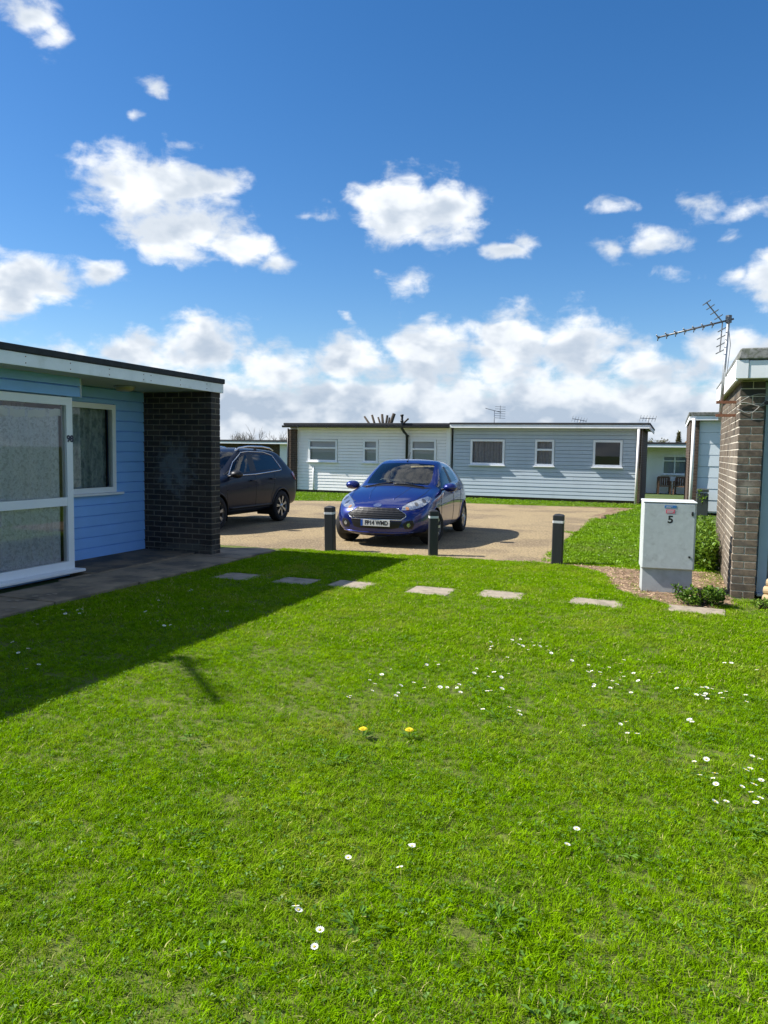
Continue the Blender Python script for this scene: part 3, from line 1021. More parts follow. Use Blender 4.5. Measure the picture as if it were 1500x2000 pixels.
MB().tube([(-1.09, 26.50, .0), (-1.07, 26.42, 2.47)], .042, 10).build('downpipe', 'pipe_white', GH, smooth=True)
MB().box(-1.135, -.985, 26.79, 26.83, 0, 2.5).build('brick_pier', 'far_brick', GH)

# roof aerials of the far row
for (x, y, zb, zt, tip, lab) in ((-6.42, 29.0, 2.675, 3.22, (-6.75, 28.9, 3.31), 'comb shaped television aerial over the grey bungalow roof'),
                                (-3.37, 30.0, 2.675, 2.93, (-3.62, 29.9, 2.96), 'tiny television aerial just clearing the middle of the grey bungalow roof'),
                                (-.90, 30.0, 2.675, 3.02, (-1.18, 29.9, 2.98), 'small spiky television aerial at the right end of the grey bungalow roof')):
    a = thing('television_aerial', (x, y, zb), lab, 'aerial', 'television aerials')
    MB().tube([(x, y, zb), (x, y, zt)], .014, 6).build('mast', 'galvanised', a, smooth=True)
    MB().tube([(x + .25, y + .05, zt - .06), tip], .012, 6).build('boom', 'aerial_metal', a)
    for k in range(6):
        zz = zt + .16 - .085 * k
        if zt < 3.1:
            p_ = Vector((x + .25, y + .05, zt - .06)).lerp(Vector(tip), k / 5)
            MB().tube([p_ - Vector((.03, 0, .11)), p_ + Vector((.03, 0, .11))], .007, 5).build('director', 'aerial_metal', a)
        else:
            MB().tube([(x + .02, y, zz), (x + .40, y + .1, zz - .02)], .007, 5).build('director', 'aerial_metal', a)
    if zt >= 3.1:
        MB().tube([(x + .21, y + .05, zt + .2), (x + .21, y + .05, zt - .30)], .008, 5).build('reflector', 'aerial_metal', a)

# ================================================================== chalet on the right
HR = thing('brown_brick_chalet', (3.6, 11.6, 0), 'brown brick chalet with a white fascia and felt roof at the right edge', 'chalet')
m_ = MB()
m_.box(.700, .945, 9.721, 13.39, -.05, 2.505)
rwall = m_.build('brick_wall', 'mortar_pale', HR)
far = brick_wall(rwall, lambda s_, t_, z_: (.69 + t_, 9.71 + s_, z_), 'Y', 29, .0862, 3.69, .265, 'brick_brown', 1.35, 77)
tag(far.build('brick_course', 'brick_brown', rwall), kind='stuff')
wR = Wall('Y', 9.90, -1)
m_ = MB()
m_.box(.96, 7.5, 13.2, 13.39, 0, 2.5)
m_.box(7.4, 7.5, 9.95, 13.2, 0, 2.5)
m_.build('outer_wall', 'far_brick', HR)
core(wR, HR, .957, 7.4, .02, 2.5, 'pale_blue_frame', [(.98, 4.6, .06, 2.3)])
window(wR, HR, .98, 4.6, .06, 2.3, fw=.10, rails=(1.0,), mulls=(1.75, 2.7, 3.65), frame='pale_blue_frame', behind='curtain_grey', sill=True, sill_ext=.0, seed=90, back_d=-.3)
boards(wR, HR, 4.62, 7.38, .06, 2.48, .155, 'pale_blue_frame')
m_ = MB()
m_.box(.645, 7.7, 9.455, 13.5, 2.515, 2.68)
m_.build('soffit', 'soffit', HR)
m_ = MB()
m_.box(.745, 7.7, 9.425, 9.452, 2.505, 2.70)
m_.box(.615, .642, 9.44, 13.52, 2.48, 2.70)
m_.build('fascia', 'fascia_white', HR, bevel=.004)
MB().box(.612, .742, 9.418, 9.45, 2.505, 2.705).build('fascia_corner', 'fascia_white', HR, bevel=.003)
MB().add([(.655, 9.43, 2.838), (7.7, 9.43, 2.838), (7.7, 13.55, 2.80), (.655, 13.55, 2.80), (.625, 9.40, 2.708), (7.7, 9.40, 2.708), (7.7, 13.55, 2.708), (.60, 13.55, 2.708)],
         [(0, 1, 2, 3), (4, 7, 6, 5), (0, 4, 5, 1), (1, 5, 6, 2), (2, 6, 7, 3), (3, 7, 4, 0)]).build('roof', 'felt_old', HR, bevel=.015)
cr = random.Random(12)
for k in range(3):                                              # slack cables over the head of the brickwork
    z = 2.40 - .05 * k
    pts = []
    for i in range(9):
        t = i / 8
        pts.append((.66 + .34 * t, 9.698 - .006 * math.sin(t * 3), z - .16 + .10 * t + .05 * math.sin(t * math.pi * (1 + k * .5) + k)))
    MB().tube(pts, .0045, 6).build('cable', 'cable', HR, smooth=True)
MB().lathe([(0, -.02), (.022, -.02), (.022, 0)], 10, 'Y', (.965, 9.70, 2.25)).build('cable_clip', 'ink', HR)
m_ = MB()
for z in (2.30, 2.14):
    m_.box(.47, .70, 10.28, 10.34, z - .016, z + .016)
m_.build('aerial_bracket', 'rust', HR)
RA = thing('television_aerial', (.53, 10.31, 2.12), 'long yagi television aerial on a pole beside the brown brick chalet', 'aerial', 'television aerials')
yagi(RA, (.52, 10.31, 2.08), (.565, 10.35, 3.33), (-.235, 10.35, 3.115), ((.20, .30), (.015, -.36)), n=7, er=.008, el_=.085, boom_r=.012, mast_r=.019)
MB().tube([(.56, 10.36, 3.27), (.60, 10.36, 3.0), (.585, 10.35, 2.8)] + [(.575, 10.35, 2.6)], .004, 5).build('cable', 'cable', RA)
# split logs stacked beside the door
for i, (x, z, yy) in enumerate(((1.02, .055, 9.50), (1.05, .055, 9.62), (1.03, .145, 9.54), (1.06, .225, 9.58), (1.14, .05, 9.38))):
    lg = thing('log', (x, yy, z), ('pale round log stacked by the right-hand doorway, %s' % ('front one on the ground', 'rear one on the ground', 'second from the top', 'topmost', 'fallen forward')[i]), 'log', 'logs by the doorway')
    n = 12
    lr = random.Random(i)
    m_ = MB()
    m_.tube([(x, yy, z), (x + .25, yy - .12, z + .004), (x + .52, yy - .25, z)], [.047, .05, .047], n)
    m_.build('log_wood', 'log_wood', lg, smooth=False)

# ================================================================== white boarded chalet behind the cabinet
HW = thing('white_boarded_chalet', (3.2, 25.5, 0), 'chalet with a plain white boarded front and white downpipe, behind the cabinet', 'chalet')
w2 = Wall('Y', 23.14, -1)
core(w2, HW, .655, 6.0, .05, 2.62, 'white_board')
boards(w2, HW, .66, 6.0, .10, 2.60, .31, 'shaded_white' if 'shaded_white' in MATS else 'white_board')
m_ = MB()
m_.box(.42, .655, 23.05, 29, 0, 2.62)
m_.box(.655, 6, 28.9, 29, 0, 2.62)
m_.build('brick_wall', 'far_brick', HW)
m_ = MB()
m_.box(.36, 6.2, 22.85, 29.2, 2.73, 2.83)
m_.build('roof', 'felt_old', HW, bevel=.012)
m_ = MB()
m_.box(.40, 6.2, 22.88, 22.905, 2.61, 2.728)
m_.box(.38, .398, 22.88, 29.1, 2.61, 2.728)
m_.build('fascia', 'fascia_white', HW)
MB().box(.40, 6.2, 22.907, 29, 2.65, 2.70).build('soffit', 'soffit', HW)
MB().tube([(.50, 22.80, 0), (.50, 22.80, 2.66)], .045, 10).build('downpipe', 'pipe_white', HW, smooth=True)

# ================================================================== porch chalet in the gap, with two chairs
HB = thing('porch_chalet', (-1, 43, -.22), 'distant white chalet with a shaded porch and garden chairs, seen through the gap', 'chalet')
w3 = Wall('Y', 39.6, -1)
core(w3, HB, -4, 1.6, -.22, 2.1, 'white_board', [(-.46, .66, .70, 1.62)], -.12, 0)
window(w3, HB, -.46, .66, .70, 1.62, fw=.07, rails=(1.36,), mulls=(.1,), behind='blind', sill=True, seed=5)
m_ = MB()
m_.box(-4, -3.9, 39.75, 45, -.22, 2.1)
m_.box(1.5, 1.6, 39.75, 45, -.22, 2.1)
m_.box(-3.9, 1.5, 44.9, 45, -.22, 2.1)
m_.build('outer_wall', 'white_board', HB)
MB().box(-3.8, 1.4, 40.6, 40.65, -.2, 2.0).build('dark_inner_wall', 'dark_room', HB)
m_ = MB()
m_.box(-4.2, 1.8, 38.2, 45.2, 2.135, 2.23)
m_.build('roof', 'felt', HB)
m_ = MB()
m_.box(-4.2, 1.8, 38.22, 38.25, 2.0, 2.13)
m_.build('fascia', 'fascia_white', HB)
MB().box(-4.1, 1.7, 38.26, 45, 2.08, 2.13).build('soffit', 'soffit', HB)


def garden_chair(x, y, z, rz, label):
    c = thing('garden_chair', (x, y, z), label, 'chair', 'garden chairs on the far porch', rz if rz else .001)
    MB().box(-.26, .26, -.24, .24, .36, .41).build('seat', 'chair_wood', c)
    for sx in (-1, 1):
        for sy in (-1, 1):
            MB().box(sx * .27 - .03, sx * .27 + .03, sy * .22 - .03, sy * .22 + .03, 0, .60 if sy < 0 else .80).build('leg', 'chair_wood', c)
        MB().box(sx * .27 - .04, sx * .27 + .04, -.27, .20, .60, .63).build('arm', 'chair_wood', c)
    for k in range(5):
        MB().box(-.22 + k * .1 - .02, -.22 + k * .1 + .06, .20, .23, .42, .76).build('slat', 'chair_wood', c)
    MB().box(-.26, .26, .195, .235, .76, .84).build('top_rail', 'chair_wood', c)
    return c


garden_chair(-.34, 38.95, -.22, .15, 'brown wooden garden chair on the distant porch, the left of two')
garden_chair(.40, 38.95, -.22, -.2, 'brown wooden garden chair on the distant porch, the right of two')

# ================================================================== low house behind the dark car
HD = thing('far_chalet', (-23, 43, -.22), 'distant low chalet with a brown front behind the dark parked car', 'chalet')
m_ = MB()
m_.box(-30, -21.62, 40.4, 46, -.22, 1.95)
m_.build('wall', 'far_brick', HD)
MB().box(-21.615, -20.5, 40.2, 46, -.22, 1.95).build('panel', 'white_board', HD)
m_ = MB()
m_.box(-30.2, -20.3, 39.7, 46.2, 2.06, 2.16)
m_.build('roof', 'felt', HD)
MB().box(-30.2, -20.3, 39.72, 39.75, 1.94, 2.055).build('fascia', 'fascia_white', HD)
MB().box(-30.1, -20.4, 39.77, 46, 1.97, 2.05).build('soffit', 'soffit', HD)
HT = thing('far_house', (3.5, 50, -.22), 'distant house with an orange-brown pitched roof, just showing over the porch chalet', 'house')
MB().box(.9, 7, 47.5, 53.5, -.22, 2.2).build('wall', 'white_board', HT)
MB().add([(.15, 47, 1.9), (7.5, 47, 1.9), (7.5, 54, 1.9), (.15, 54, 1.9), (2.2, 50.5, 4.1), (6, 50.5, 4.1)],
         [(0, 1, 5, 4), (1, 2, 5), (2, 3, 4, 5), (3, 0, 4), (0, 3, 2, 1)]).build('roof', 'orange_tile', HT)


# ================================================================== cars
pmat('car_blue', (.004, .014, .150), .30, .05, 3.0, metal=.45, coat=1.0)
pmat('car_navy', (.006, .011, .026), .35, .05, 3.0, metal=.0, coat=.12, spec=.22)
pmat('tyre', (.012, .012, .012), .85, .2, 20.0)
pmat('trim_black', (.008, .008, .009), .45, .1)
pmat('grille_metal', (.12, .12, .125), .3, .05, metal=.8)
pmat('chrome', (.72, .73, .74), .12, .03, metal=1.0)
pmat('lamp_clear', (.46, .49, .53), .10, .35, 35.0, metal=.75, coat=1.0)
pmat('lamp_dark', (.05, .05, .055), .08, .1, coat=1.0)
pmat('lamp_amber', (.42, .20, .08), .2, .1, coat=1.0)
pmat('lamp_red', (.32, .012, .014), .12, .1, coat=1.0)
pmat('plate_white', (.62, .63, .62), .4, .03)
pmat('plate_blue', (.02, .09, .38), .4, .05)
pmat('seat_fabric', (.022, .023, .027), .9, .15)
pmat('badge', (.30, .34, .52), .15, .1, metal=.8)

HATCH = dict(
    side=[[(1.72, .50, .22), (1.80, .70, .24), (1.88, .755, .38), (1.86, .77, .56), (1.76, .755, .68), (1.66, .70, .745)],
          [(1.50, .55, .20), (1.55, .79, .22), (1.58, .835, .40), (1.58, .85, .60), (1.52, .835, .76), (1.44, .765, .845)],
          [(1.20, .55, .20), (1.22, .82, .21), (1.24, .855, .40), (1.24, .865, .62), (1.20, .845, .82), (1.13, .775, .905)],
          [(.75, .55, .20), (.80, .82, .20), (.82, .855, .40), (.82, .865, .62), (.78, .85, .86), (.66, .795, .955)],
          [(.45, .55, .20), (.50, .82, .19), (.50, .85, .40), (.50, .865, .62), (.48, .85, .87), (.42, .808, .965)],
          [(.20, .55, .20), (.22, .82, .19), (.22, .85, .40), (.22, .865, .62), (.20, .852, .88), (.17, .812, .975)],
          [(-.12, .55, .20), (-.12, .82, .19), (-.12, .85, .40), (-.12, .865, .63), (-.12, .854, .89), (-.12, .815, .985)],
          [(-.24, .55, .20), (-.24, .82, .19), (-.24, .85, .40), (-.24, .865, .63), (-.24, .854, .90), (-.24, .815, .990)],
          [(-.78, .55, .20), (-.80, .815, .20), (-.80, .85, .40), (-.80, .865, .64), (-.80, .85, .93), (-.88, .79, 1.045)],
          [(-1.20, .55, .22), (-1.22, .81, .22), (-1.24, .85, .42), (-1.24, .86, .66), (-1.25, .83, .95), (-1.22, .755, 1.10)],
          [(-1.55, .55, .24), (-1.58, .79, .25), (-1.60, .82, .44), (-1.60, .825, .68), (-1.58, .78, .93), (-1.52, .70, 1.08)],
          [(-1.75, .50, .27), (-1.82, .72, .28), (-1.86, .76, .45), (-1.86, .76, .68), (-1.80, .72, .90), (-1.74, .66, 1.00)]],
    top=[[(1.76, .58, .750), (1.84, .42, .752), (1.90, .2, .755), (1.92, 0, .755)],
         [(1.48, .62, .865), (1.52, .42, .875), (1.56, .2, .882), (1.58, 0, .884)],
         [(1.16, .63, .938), (1.20, .43, .952), (1.24, .2, .960), (1.26, 0, .962)],
         [(.70, .735, .985), (.76, .67, .995), (.95, .35, 1.008), (1.02, 0, 1.012)],
         [(.36, .69, 1.20), (.41, .625, 1.215), (.56, .33, 1.232), (.61, 0, 1.238)],
         [(.02, .615, 1.375), (.05, .55, 1.41), (.16, .3, 1.438), (.20, 0, 1.444)],
         [(-.16, .605, 1.41), (-.15, .54, 1.455), (-.12, .3, 1.480), (-.10, 0, 1.487)],
         [(-.26, .60, 1.412), (-.26, .535, 1.458), (-.26, .3, 1.484), (-.26, 0, 1.492)],
         [(-.82, .585, 1.385), (-.80, .52, 1.44), (-.80, .29, 1.470), (-.80, 0, 1.480)],
         [(-1.12, .575, 1.35), (-1.15, .505, 1.40), (-1.18, .28, 1.432), (-1.20, 0, 1.442)],
         [(-1.42, .56, 1.28), (-1.42, .48, 1.35), (-1.45, .27, 1.385), (-1.47, 0, 1.392)],
         [(-1.72, .56, 1.04), (-1.74, .46, 1.045), (-1.77, .25, 1.05), (-1.78, 0, 1.05)]],
    nose=[[(1.86, .46, .20), (1.96, .58, .23), (2.00, .61, .38), (1.98, .61, .56), (1.90, .595, .67)],
          [(1.91, .34, .19), (2.01, .42, .22), (2.05, .44, .38), (2.03, .44, .56), (1.96, .43, .68)],
          [(1.93, .17, .18), (2.04, .2, .21), (2.085, .21, .38), (2.065, .21, .56), (2.00, .2, .685)],
          [(1.94, 0, .18), (2.05, 0, .21), (2.095, 0, .38), (2.075, 0, .56), (2.01, 0, .69)]],
    tail=[[(-1.84, .45, .27), (-1.90, .58, .28), (-1.94, .61, .45), (-1.92, .60, .68), (-1.83, .57, .90)],
          [(-1.87, .33, .27), (-1.94, .42, .28), (-1.97, .44, .45), (-1.94, .43, .68), (-1.85, .42, .90)],
          [(-1.89, .17, .27), (-1.95, .2, .28), (-1.98, .21, .45), (-1.95, .2, .68), (-1.86, .2, .90)],
          [(-1.90, 0, .27), (-1.96, 0, .28), (-1.985, 0, .45), (-1.955, 0, .68), (-1.86, 0, .90)]])


def lerp_table(v, tab):
    if v <= tab[0][0]:
        return tab[0][1] + v - tab[0][0]
    for (a, b), (c, d) in zip(tab[:-1], tab[1:]):
        if v <= c:
            return b + (d - b) * (v - a) / (c - a)
    return tab[-1][1] + v - tab[-1][0]


TX = [(-1.98, -2.17), (-1.245, -1.30), (-.26, -.22), (.2, .30), (1.0, 1.16), (1.245, 1.30), (2.09, 2.24)]
TZ = [(.18, .27), (.4, .48), (.62, .74), (.96, 1.08), (1.05, 1.13), (1.49, 1.655)]
SUV = {k: [[(lerp_table(x, TX), y * 1.05, lerp_table(z, TZ)) for x, y, z in row] for row in rows] for k, rows in HATCH.items()}
SUV['side'][8][5] = (-.92, .845, 1.135)
SUV['side'][9] = [(-1.25, .58, .30), (-1.27, .85, .31), (-1.30, .895, .50), (-1.30, .905, .78), (-1.32, .885, 1.02), (-1.46, .825, 1.165)]
SUV['side'][10] = [(-1.86, .56, .33), (-1.88, .85, .34), (-1.90, .89, .52), (-1.92, .90, .78), (-1.92, .88, 1.02), (-1.90, .815, 1.165)]
SUV['side'][11] = [(-2.06, .54, .34), (-2.14, .80, .35), (-2.17, .85, .53), (-2.16, .86, .78), (-2.12, .84, 1.02), (-2.06, .78, 1.12)]
SUV['top'][5] = [(.12, .68, 1.545), (.16, .60, 1.585), (.28, .32, 1.61), (.32, 0, 1.615)]
SUV['top'][6] = [(-.14, .668, 1.585), (-.13, .595, 1.632), (-.12, .32, 1.655), (-.10, 0, 1.66)]
SUV['top'][7] = [(-.24, .665, 1.588), (-.24, .592, 1.636), (-.24, .32, 1.66), (-.24, 0, 1.665)]
SUV['top'][8] = [(-.90, .655, 1.575), (-.90, .585, 1.63), (-.90, .31, 1.655), (-.90, 0, 1.66)]
SUV['top'][9] = [(-1.28, .65, 1.53), (-1.35, .575, 1.595), (-1.38, .31, 1.63), (-1.40, 0, 1.635)]
SUV['top'][10] = [(-1.72, .66, 1.49), (-1.74, .58, 1.565), (-1.78, .30, 1.60), (-1.80, 0, 1.605)]
SUV['top'][11] = [(-2.0, .64, 1.15), (-2.01, .54, 1.155), (-2.03, .28, 1.16), (-2.04, 0, 1.16)]


def car_shell(spec, panes, level=3):
    """cage -> subdivided surface; panes maps a (row kind, column, row) cell to a pane number"""
    vs, idx = [], {}

    def V(p):
        key = (round(p[0], 5), round(p[1], 5), round(p[2], 5))
        if key not in idx:
            idx[key] = len(vs)
            vs.append(key)
        return idx[key]

    fs, mi = [], []
    side, top = spec['side'], spec['top']
    nose, tail = spec['nose'], spec['tail']
    nc = len(side)

    def quad(a, b, c, d, m_):
        for s in (1, -1):
            q = [V((p[0], p[1] * s, p[2])) for p in (a, b, c, d)]
            fs.append(q if s > 0 else q[::-1])
            mi.append(m_ if (m_ == 0 or m_ in (1, 2)) else (m_ if s > 0 else m_ + 10))

    full = [side[i] + top[i] for i in range(nc)]                 # rows 0..9
    for i in range(nc - 1):
        for j in range(9):
            quad(full[i][j], full[i][j + 1], full[i + 1][j + 1], full[i + 1][j], panes.get((i, j), 0))
    for face, col, flip in ((nose, 0, False), (tail, nc - 1, True)):
        g = [side[col][:5] + [side[col][5]]] + [face[k] + [top[col][k]] for k in range(4)]
        for k in range(4):
            for j in range(5):
                q = (g[k][j], g[k + 1][j], g[k + 1][j + 1], g[k][j + 1])
                quad(*(q if not flip else q[::-1]), 0)
    # belly
    for i in range(nc - 1):
        a, b = side[i][0], side[i + 1][0]
        quad(a, b, (b[0], 0, b[2]), (a[0], 0, a[2]), 0)
    me = bpy.data.meshes.new('shell_tmp')
    me.from_pydata(vs, [], fs)
    for _ in range(24):
        me.materials.append(None)
    me.polygons.foreach_set('material_index', mi)
    bm = bmesh.new()
    bm.from_mesh(me)
    bmesh.ops.recalc_face_normals(bm, faces=bm.faces)
    bm.to_mesh(me)
    bm.free()
    ob = bpy.data.objects.new('shell_tmp', me)
    COL.objects.link(ob)
    sm = ob.modifiers.new('s', 'SUBSURF')
    sm.levels = sm.render_levels = level
    dg = bpy.context.evaluated_depsgraph_get()
    dg.update()
    ev = ob.evaluated_get(dg).to_mesh()
    V_ = [v.co.copy() for v in ev.vertices]
    F_ = [tuple(p.vertices) for p in ev.polygons]
    M_ = [p.material_index for p in ev.polygons]
    ob.evaluated_get(dg).to_mesh_clear()
    bpy.data.objects.remove(ob)
    return V_, F_, M_


def sub_mesh(V_, F_, keep):
    used, out = {}, MB()
    fs = []
    for k in keep:
        f = []
        for i in F_[k]:
            if i not in used:
                used[i] = len(used)
            f.append(used[i])
        fs.append(f)
    inv = sorted(used, key=used.get)
    out.add([V_[i] for i in inv], fs)
    return out


def build_car(root, spec, pane_names, panes, paint, glass, wheel_x, wheel_r, arch_r, track, zc):
    V_, F_, M_ = car_shell(spec, panes)
    bvh = BVHTree.FromPolygons(V_, F_)
    # wheel arches: faces inside the circle go, the rim of the hole is drawn onto the circle
    dead = set()
    for vi, v in enumerate(V_):
        for wx in wheel_x:
            if abs(v.y) > .50 and (v.x - wx) ** 2 + (v.z - zc) ** 2 < arch_r ** 2:
                dead.add(vi)
    keep = [k for k, f in enumerate(F_) if not any(i in dead for i in f)]
    gone = [k for k, f in enumerate(F_) if any(i in dead for i in f)]
    rim = {i for k in gone for i in F_[k]} - dead
    for i in rim:
        v = V_[i]
        if abs(v.y) < .5:
            continue
        wx = min(wheel_x, key=lambda q: abs(q - v.x))
        d = Vector((v.x - wx, 0, v.z - zc))
        if d.length < arch_r * 1.4:
            d.normalize()
            v.x, v.z = wx + d.x * arch_r, zc + d.z * arch_r
    body = sub_mesh(V_, F_, [k for k in keep if M_[k] == 0]).build('body', paint, root, smooth=True, fix=False)
    for num, nm in pane_names.items():
        ks = [k for k in keep if M_[k] == num]
        if ks:
            sub_mesh(V_, F_, ks).build(nm, 'trim_black' if nm == 'pillar_trim' else glass, root, smooth=True, fix=False)
    # liners, lips, underbody
    for wx in wheel_x:
        for s in (1, -1):
            m_ = MB()
            n = 20
            pts = [(wx + arch_r * math.cos(RAD(-25 + 230 * k / n)), zc + arch_r * math.sin(RAD(-25 + 230 * k / n))) for k in range(n + 1)]
            for (xa, za), (xb, zb) in zip(pts[:-1], pts[1:]):
                m_.add([(xa, s * .48, za), (xb, s * .48, zb), (xb, s * (track + .03), zb), (xa, s * (track + .03), za)], [(0, 1, 2, 3)])
            m_.add([(x, s * .48, z) for x, z in pts], [tuple(range(n + 1))])
            m_.build('wheel_arch', 'trim_black', root)
            lip = []
            for k in range(n + 1):
                t = RAD(-8 + 196 * k / n)
                x, z = wx + (arch_r + .008) * math.cos(t), zc + (arch_r + .008) * math.sin(t)
                hit = bvh.ray_cast(Vector((x, s * 2, z)), Vector((0, -s, 0)))
                if hit[0]:
                    lip.append(hit[0])
            if len(lip) > 3:
                MB().tube(lip, .013 if paint == 'car_blue' else .022, 6).build('arch_trim', paint if paint == 'car_blue' else 'trim_black', root, smooth=True)
    x0, x1 = spec['side'][-1][0][0] + .05, spec['side'][0][0][0] - .05
    MB().box(x0, x1, -.5, .5, zc - .12, zc - .06).build('underbody', 'trim_black', root)
    return bvh


def wheel(root, x, y, r, spokes, s, seed, rim_mat='alloy', steer=0.0):
    """one wheel: hub with a tyre and a spoked rim; s is the side it faces"""
    w_ = .205
    X0, Y0, (x, y) = x, y, (0, 0)
    R0 = r
    hub = MB().lathe([(0, s * .095), (.045, s * .095), (.055, s * .08), (.055, s * .02)], 14, 'Y', (x, y, 0))
    hub = hub.build('wheel', rim_mat, root, smooth=True)
    hub.location = (X0, Y0, R0)
    hub.rotation_euler.z = steer
    h = w_ / 2
    rr = r * .69
    prof = [(rr - .01, -h * .9), (rr + .012, -h), (r - .03, -h), (r - .008, -h * .8), (r, -h * .5), (r, h * .5), (r - .008, h * .8), (r - .03, h), (rr + .012, h), (rr - .01, h * .9)]
    MB().lathe(prof, 36, 'Y', (x, y, 0)).build('tyre', 'tyre', hub, smooth=True)
    m_ = MB()
    m_.lathe([(rr - .012, s * h * .4), (rr, s * h * .92), (rr + .006, s * h * .97), (rr + .002, s * h * .6)], 36, 'Y', (x, y, 0))
    for k in range(spokes):
        for off in (-.09, .09):
            a = 2 * math.pi * k / spokes + seed
            ca, sa = math.cos(a), math.sin(a)
            cb, sb = math.cos(a + off), math.sin(a + off)
            t = Vector((-sb, 0, cb))
            p0 = Vector((.045 * ca, s * .083, .045 * sa))
            p1 = Vector((rr * cb * .99, s * h * .82, rr * sb * .99))
            o = Vector((x, y, 0))
            wd = .011
            q = [p0 - t * wd, p0 + t * wd, p1 + t * wd * 1.2, p1 - t * wd * 1.2]
            m_.add([o + e for e in q] + [o + e - Vector((0, s * .025, 0)) for e in q],
                   [(0, 1, 2, 3), (7, 6, 5, 4), (0, 4, 5, 1), (1, 5, 6, 2), (2, 6, 7, 3), (3, 7, 4, 0)])
    m_.build('rim', rim_mat, hub)
    MB().lathe([(0, s * .0), (rr, s * .0)], 24, 'Y', (x, y, 0)).build('brake_disc', 'trim_black', hub)


def patch(parent, name, mat, bvh, pts, dirn, out=.006, cuts=3, thick=.004):
    """a flat outline thrown onto the bodywork along dirn and lifted clear of it"""
    d = Vector(dirn).normalized()
    bm = bmesh.new()
    vs = [bm.verts.new(Vector(p)) for p in pts]
    bm.faces.new(vs)
    bmesh.ops.triangulate(bm, faces=bm.faces)
    for _ in range(cuts):
        bmesh.ops.subdivide_edges(bm, edges=[e for e in bm.edges if e.calc_length() > .035], cuts=1)
        bmesh.ops.triangulate(bm, faces=bm.faces)
    miss = []
    for v in bm.verts:
        hit = bvh.ray_cast(v.co - d * 2, d)
        if hit[0]:
            v.co = hit[0] - d * out
        else:
            miss.append(v)
    bmesh.ops.delete(bm, geom=miss, context='VERTS')
    ex = bmesh.ops.extrude_face_region(bm, geom=list(bm.faces))
    for v in [g for g in ex['geom'] if isinstance(g, bmesh.types.BMVert)]:
        v.co += d * (out + thick)
    bmesh.ops.recalc_face_normals(bm, faces=bm.faces)
    me = bpy.data.meshes.new(name)
    bm.to_mesh(me)
    bm.free()
    me.materials.append(MATS[mat])
    return link(name, me, parent)


def seam(parent, bvh, pts, dirn, r=.0048, name='door_seam', mat='trim_black', step=.06, lift=0.0):
    d = Vector(dirn).normalized()
    out = []
    for a, b in zip(pts[:-1], pts[1:]):
        A, B = Vector(a), Vector(b)
        n = max(1, int((B - A).length / step))
        for k in range(n + (1 if b == pts[-1] else 0)):
            q = A.lerp(B, k / n)
            hit = bvh.ray_cast(q - d * 1.5, d)
            if hit[0]:
                out.append(hit[0] - d * lift)
    if len(out) > 1:
        return MB().tube(out, r, 5).build(name, mat, parent, smooth=True)


def seat(root, x, y, z, w_=.46, h=.62):
    m_ = MB()
    m_.box(x - .22, x + .28, y - w_ / 2, y + w_ / 2, z, z + .16)
    m_.add([(x - .18, y - w_ / 2, z + .1), (x - .06, y - w_ / 2, z + .1), (x - .26, y - w_ / 2 + .05, z + h), (x - .36, y - w_ / 2 + .05, z + h),
            (x - .18, y + w_ / 2, z + .1), (x - .06, y + w_ / 2, z + .1), (x - .26, y + w_ / 2 - .05, z + h), (x - .36, y + w_ / 2 - .05, z + h)],
           [(0, 1, 2, 3), (7, 6, 5, 4), (0, 4, 5, 1), (1, 5, 6, 2), (2, 6, 7, 3), (3, 7, 4, 0)])
    m_.box(x - .37, x - .28, y - .13, y + .13, z + h + .03, z + h + .2)
    return m_.build('seat', 'seat_fabric', root, bevel=.02)


def interior(root, x_dash, z0, belt, steer_side, hw=.70, xr=-1.45):
    m_ = MB()
    m_.box(xr, x_dash, -hw, hw, z0, z0 + .03)
    m_.box(xr, x_dash, -hw - .03, -hw, z0, belt - .05)
    m_.box(xr, x_dash, hw, hw + .03, z0, belt - .05)
    m_.box(xr - .03, xr, -hw, hw, z0, belt - .02)
    m_.build('cabin', 'seat_fabric', root)
    m_ = MB()
    m_.add([(x_dash - .18, -hw, belt - .10), (x_dash - .12, -hw, belt - .02), (x_dash + .28, -hw * .9, belt + .0), (x_dash + .28, -hw * .9, belt - .3), (x_dash - .1, -hw, belt - .4),
            (x_dash - .18, hw, belt - .10), (x_dash - .12, hw, belt - .02), (x_dash + .28, hw * .9, belt + .0), (x_dash + .28, hw * .9, belt - .3), (x_dash - .1, hw, belt - .4)],
           [(0, 1, 2, 3, 4), (9, 8, 7, 6, 5), (0, 5, 6, 1), (1, 6, 7, 2), (2, 7, 8, 3), (3, 8, 9, 4), (4, 9, 5, 0)])
    m_.build('dashboard', 'trim_black', root)
    c = Vector((x_dash - .28, steer_side * .36, belt - .02))
    ring = []
    for k in range(25):
        t = 2 * math.pi * k / 24
        ring.append(c + Vector((-.18 * .4 * math.sin(t) * -1, .18 * math.cos(t), .18 * math.sin(t) * .9)))
    MB().tube(ring, .014, 6, cap=False).build('steering_wheel', 'trim_black', root, smooth=True)
    for s in (-1, 1):
        seat(root, x_dash - .75, s * .36, z0 + .08, h=belt - z0 + .02)
    m_ = MB()
    m_.box(xr + .05, xr + .6, -.62, .62, z0, z0 + .2)
    m_.box(xr - .02, xr + .12, -.62, .62, z0 + .2, belt - .12)
    for y in (-.4, .4):
        m_.box(xr - .02, xr + .06, y - .11, y + .11, belt - .12, belt + .04)
    m_.build('rear_bench', 'seat_fabric', root, bevel=.02)


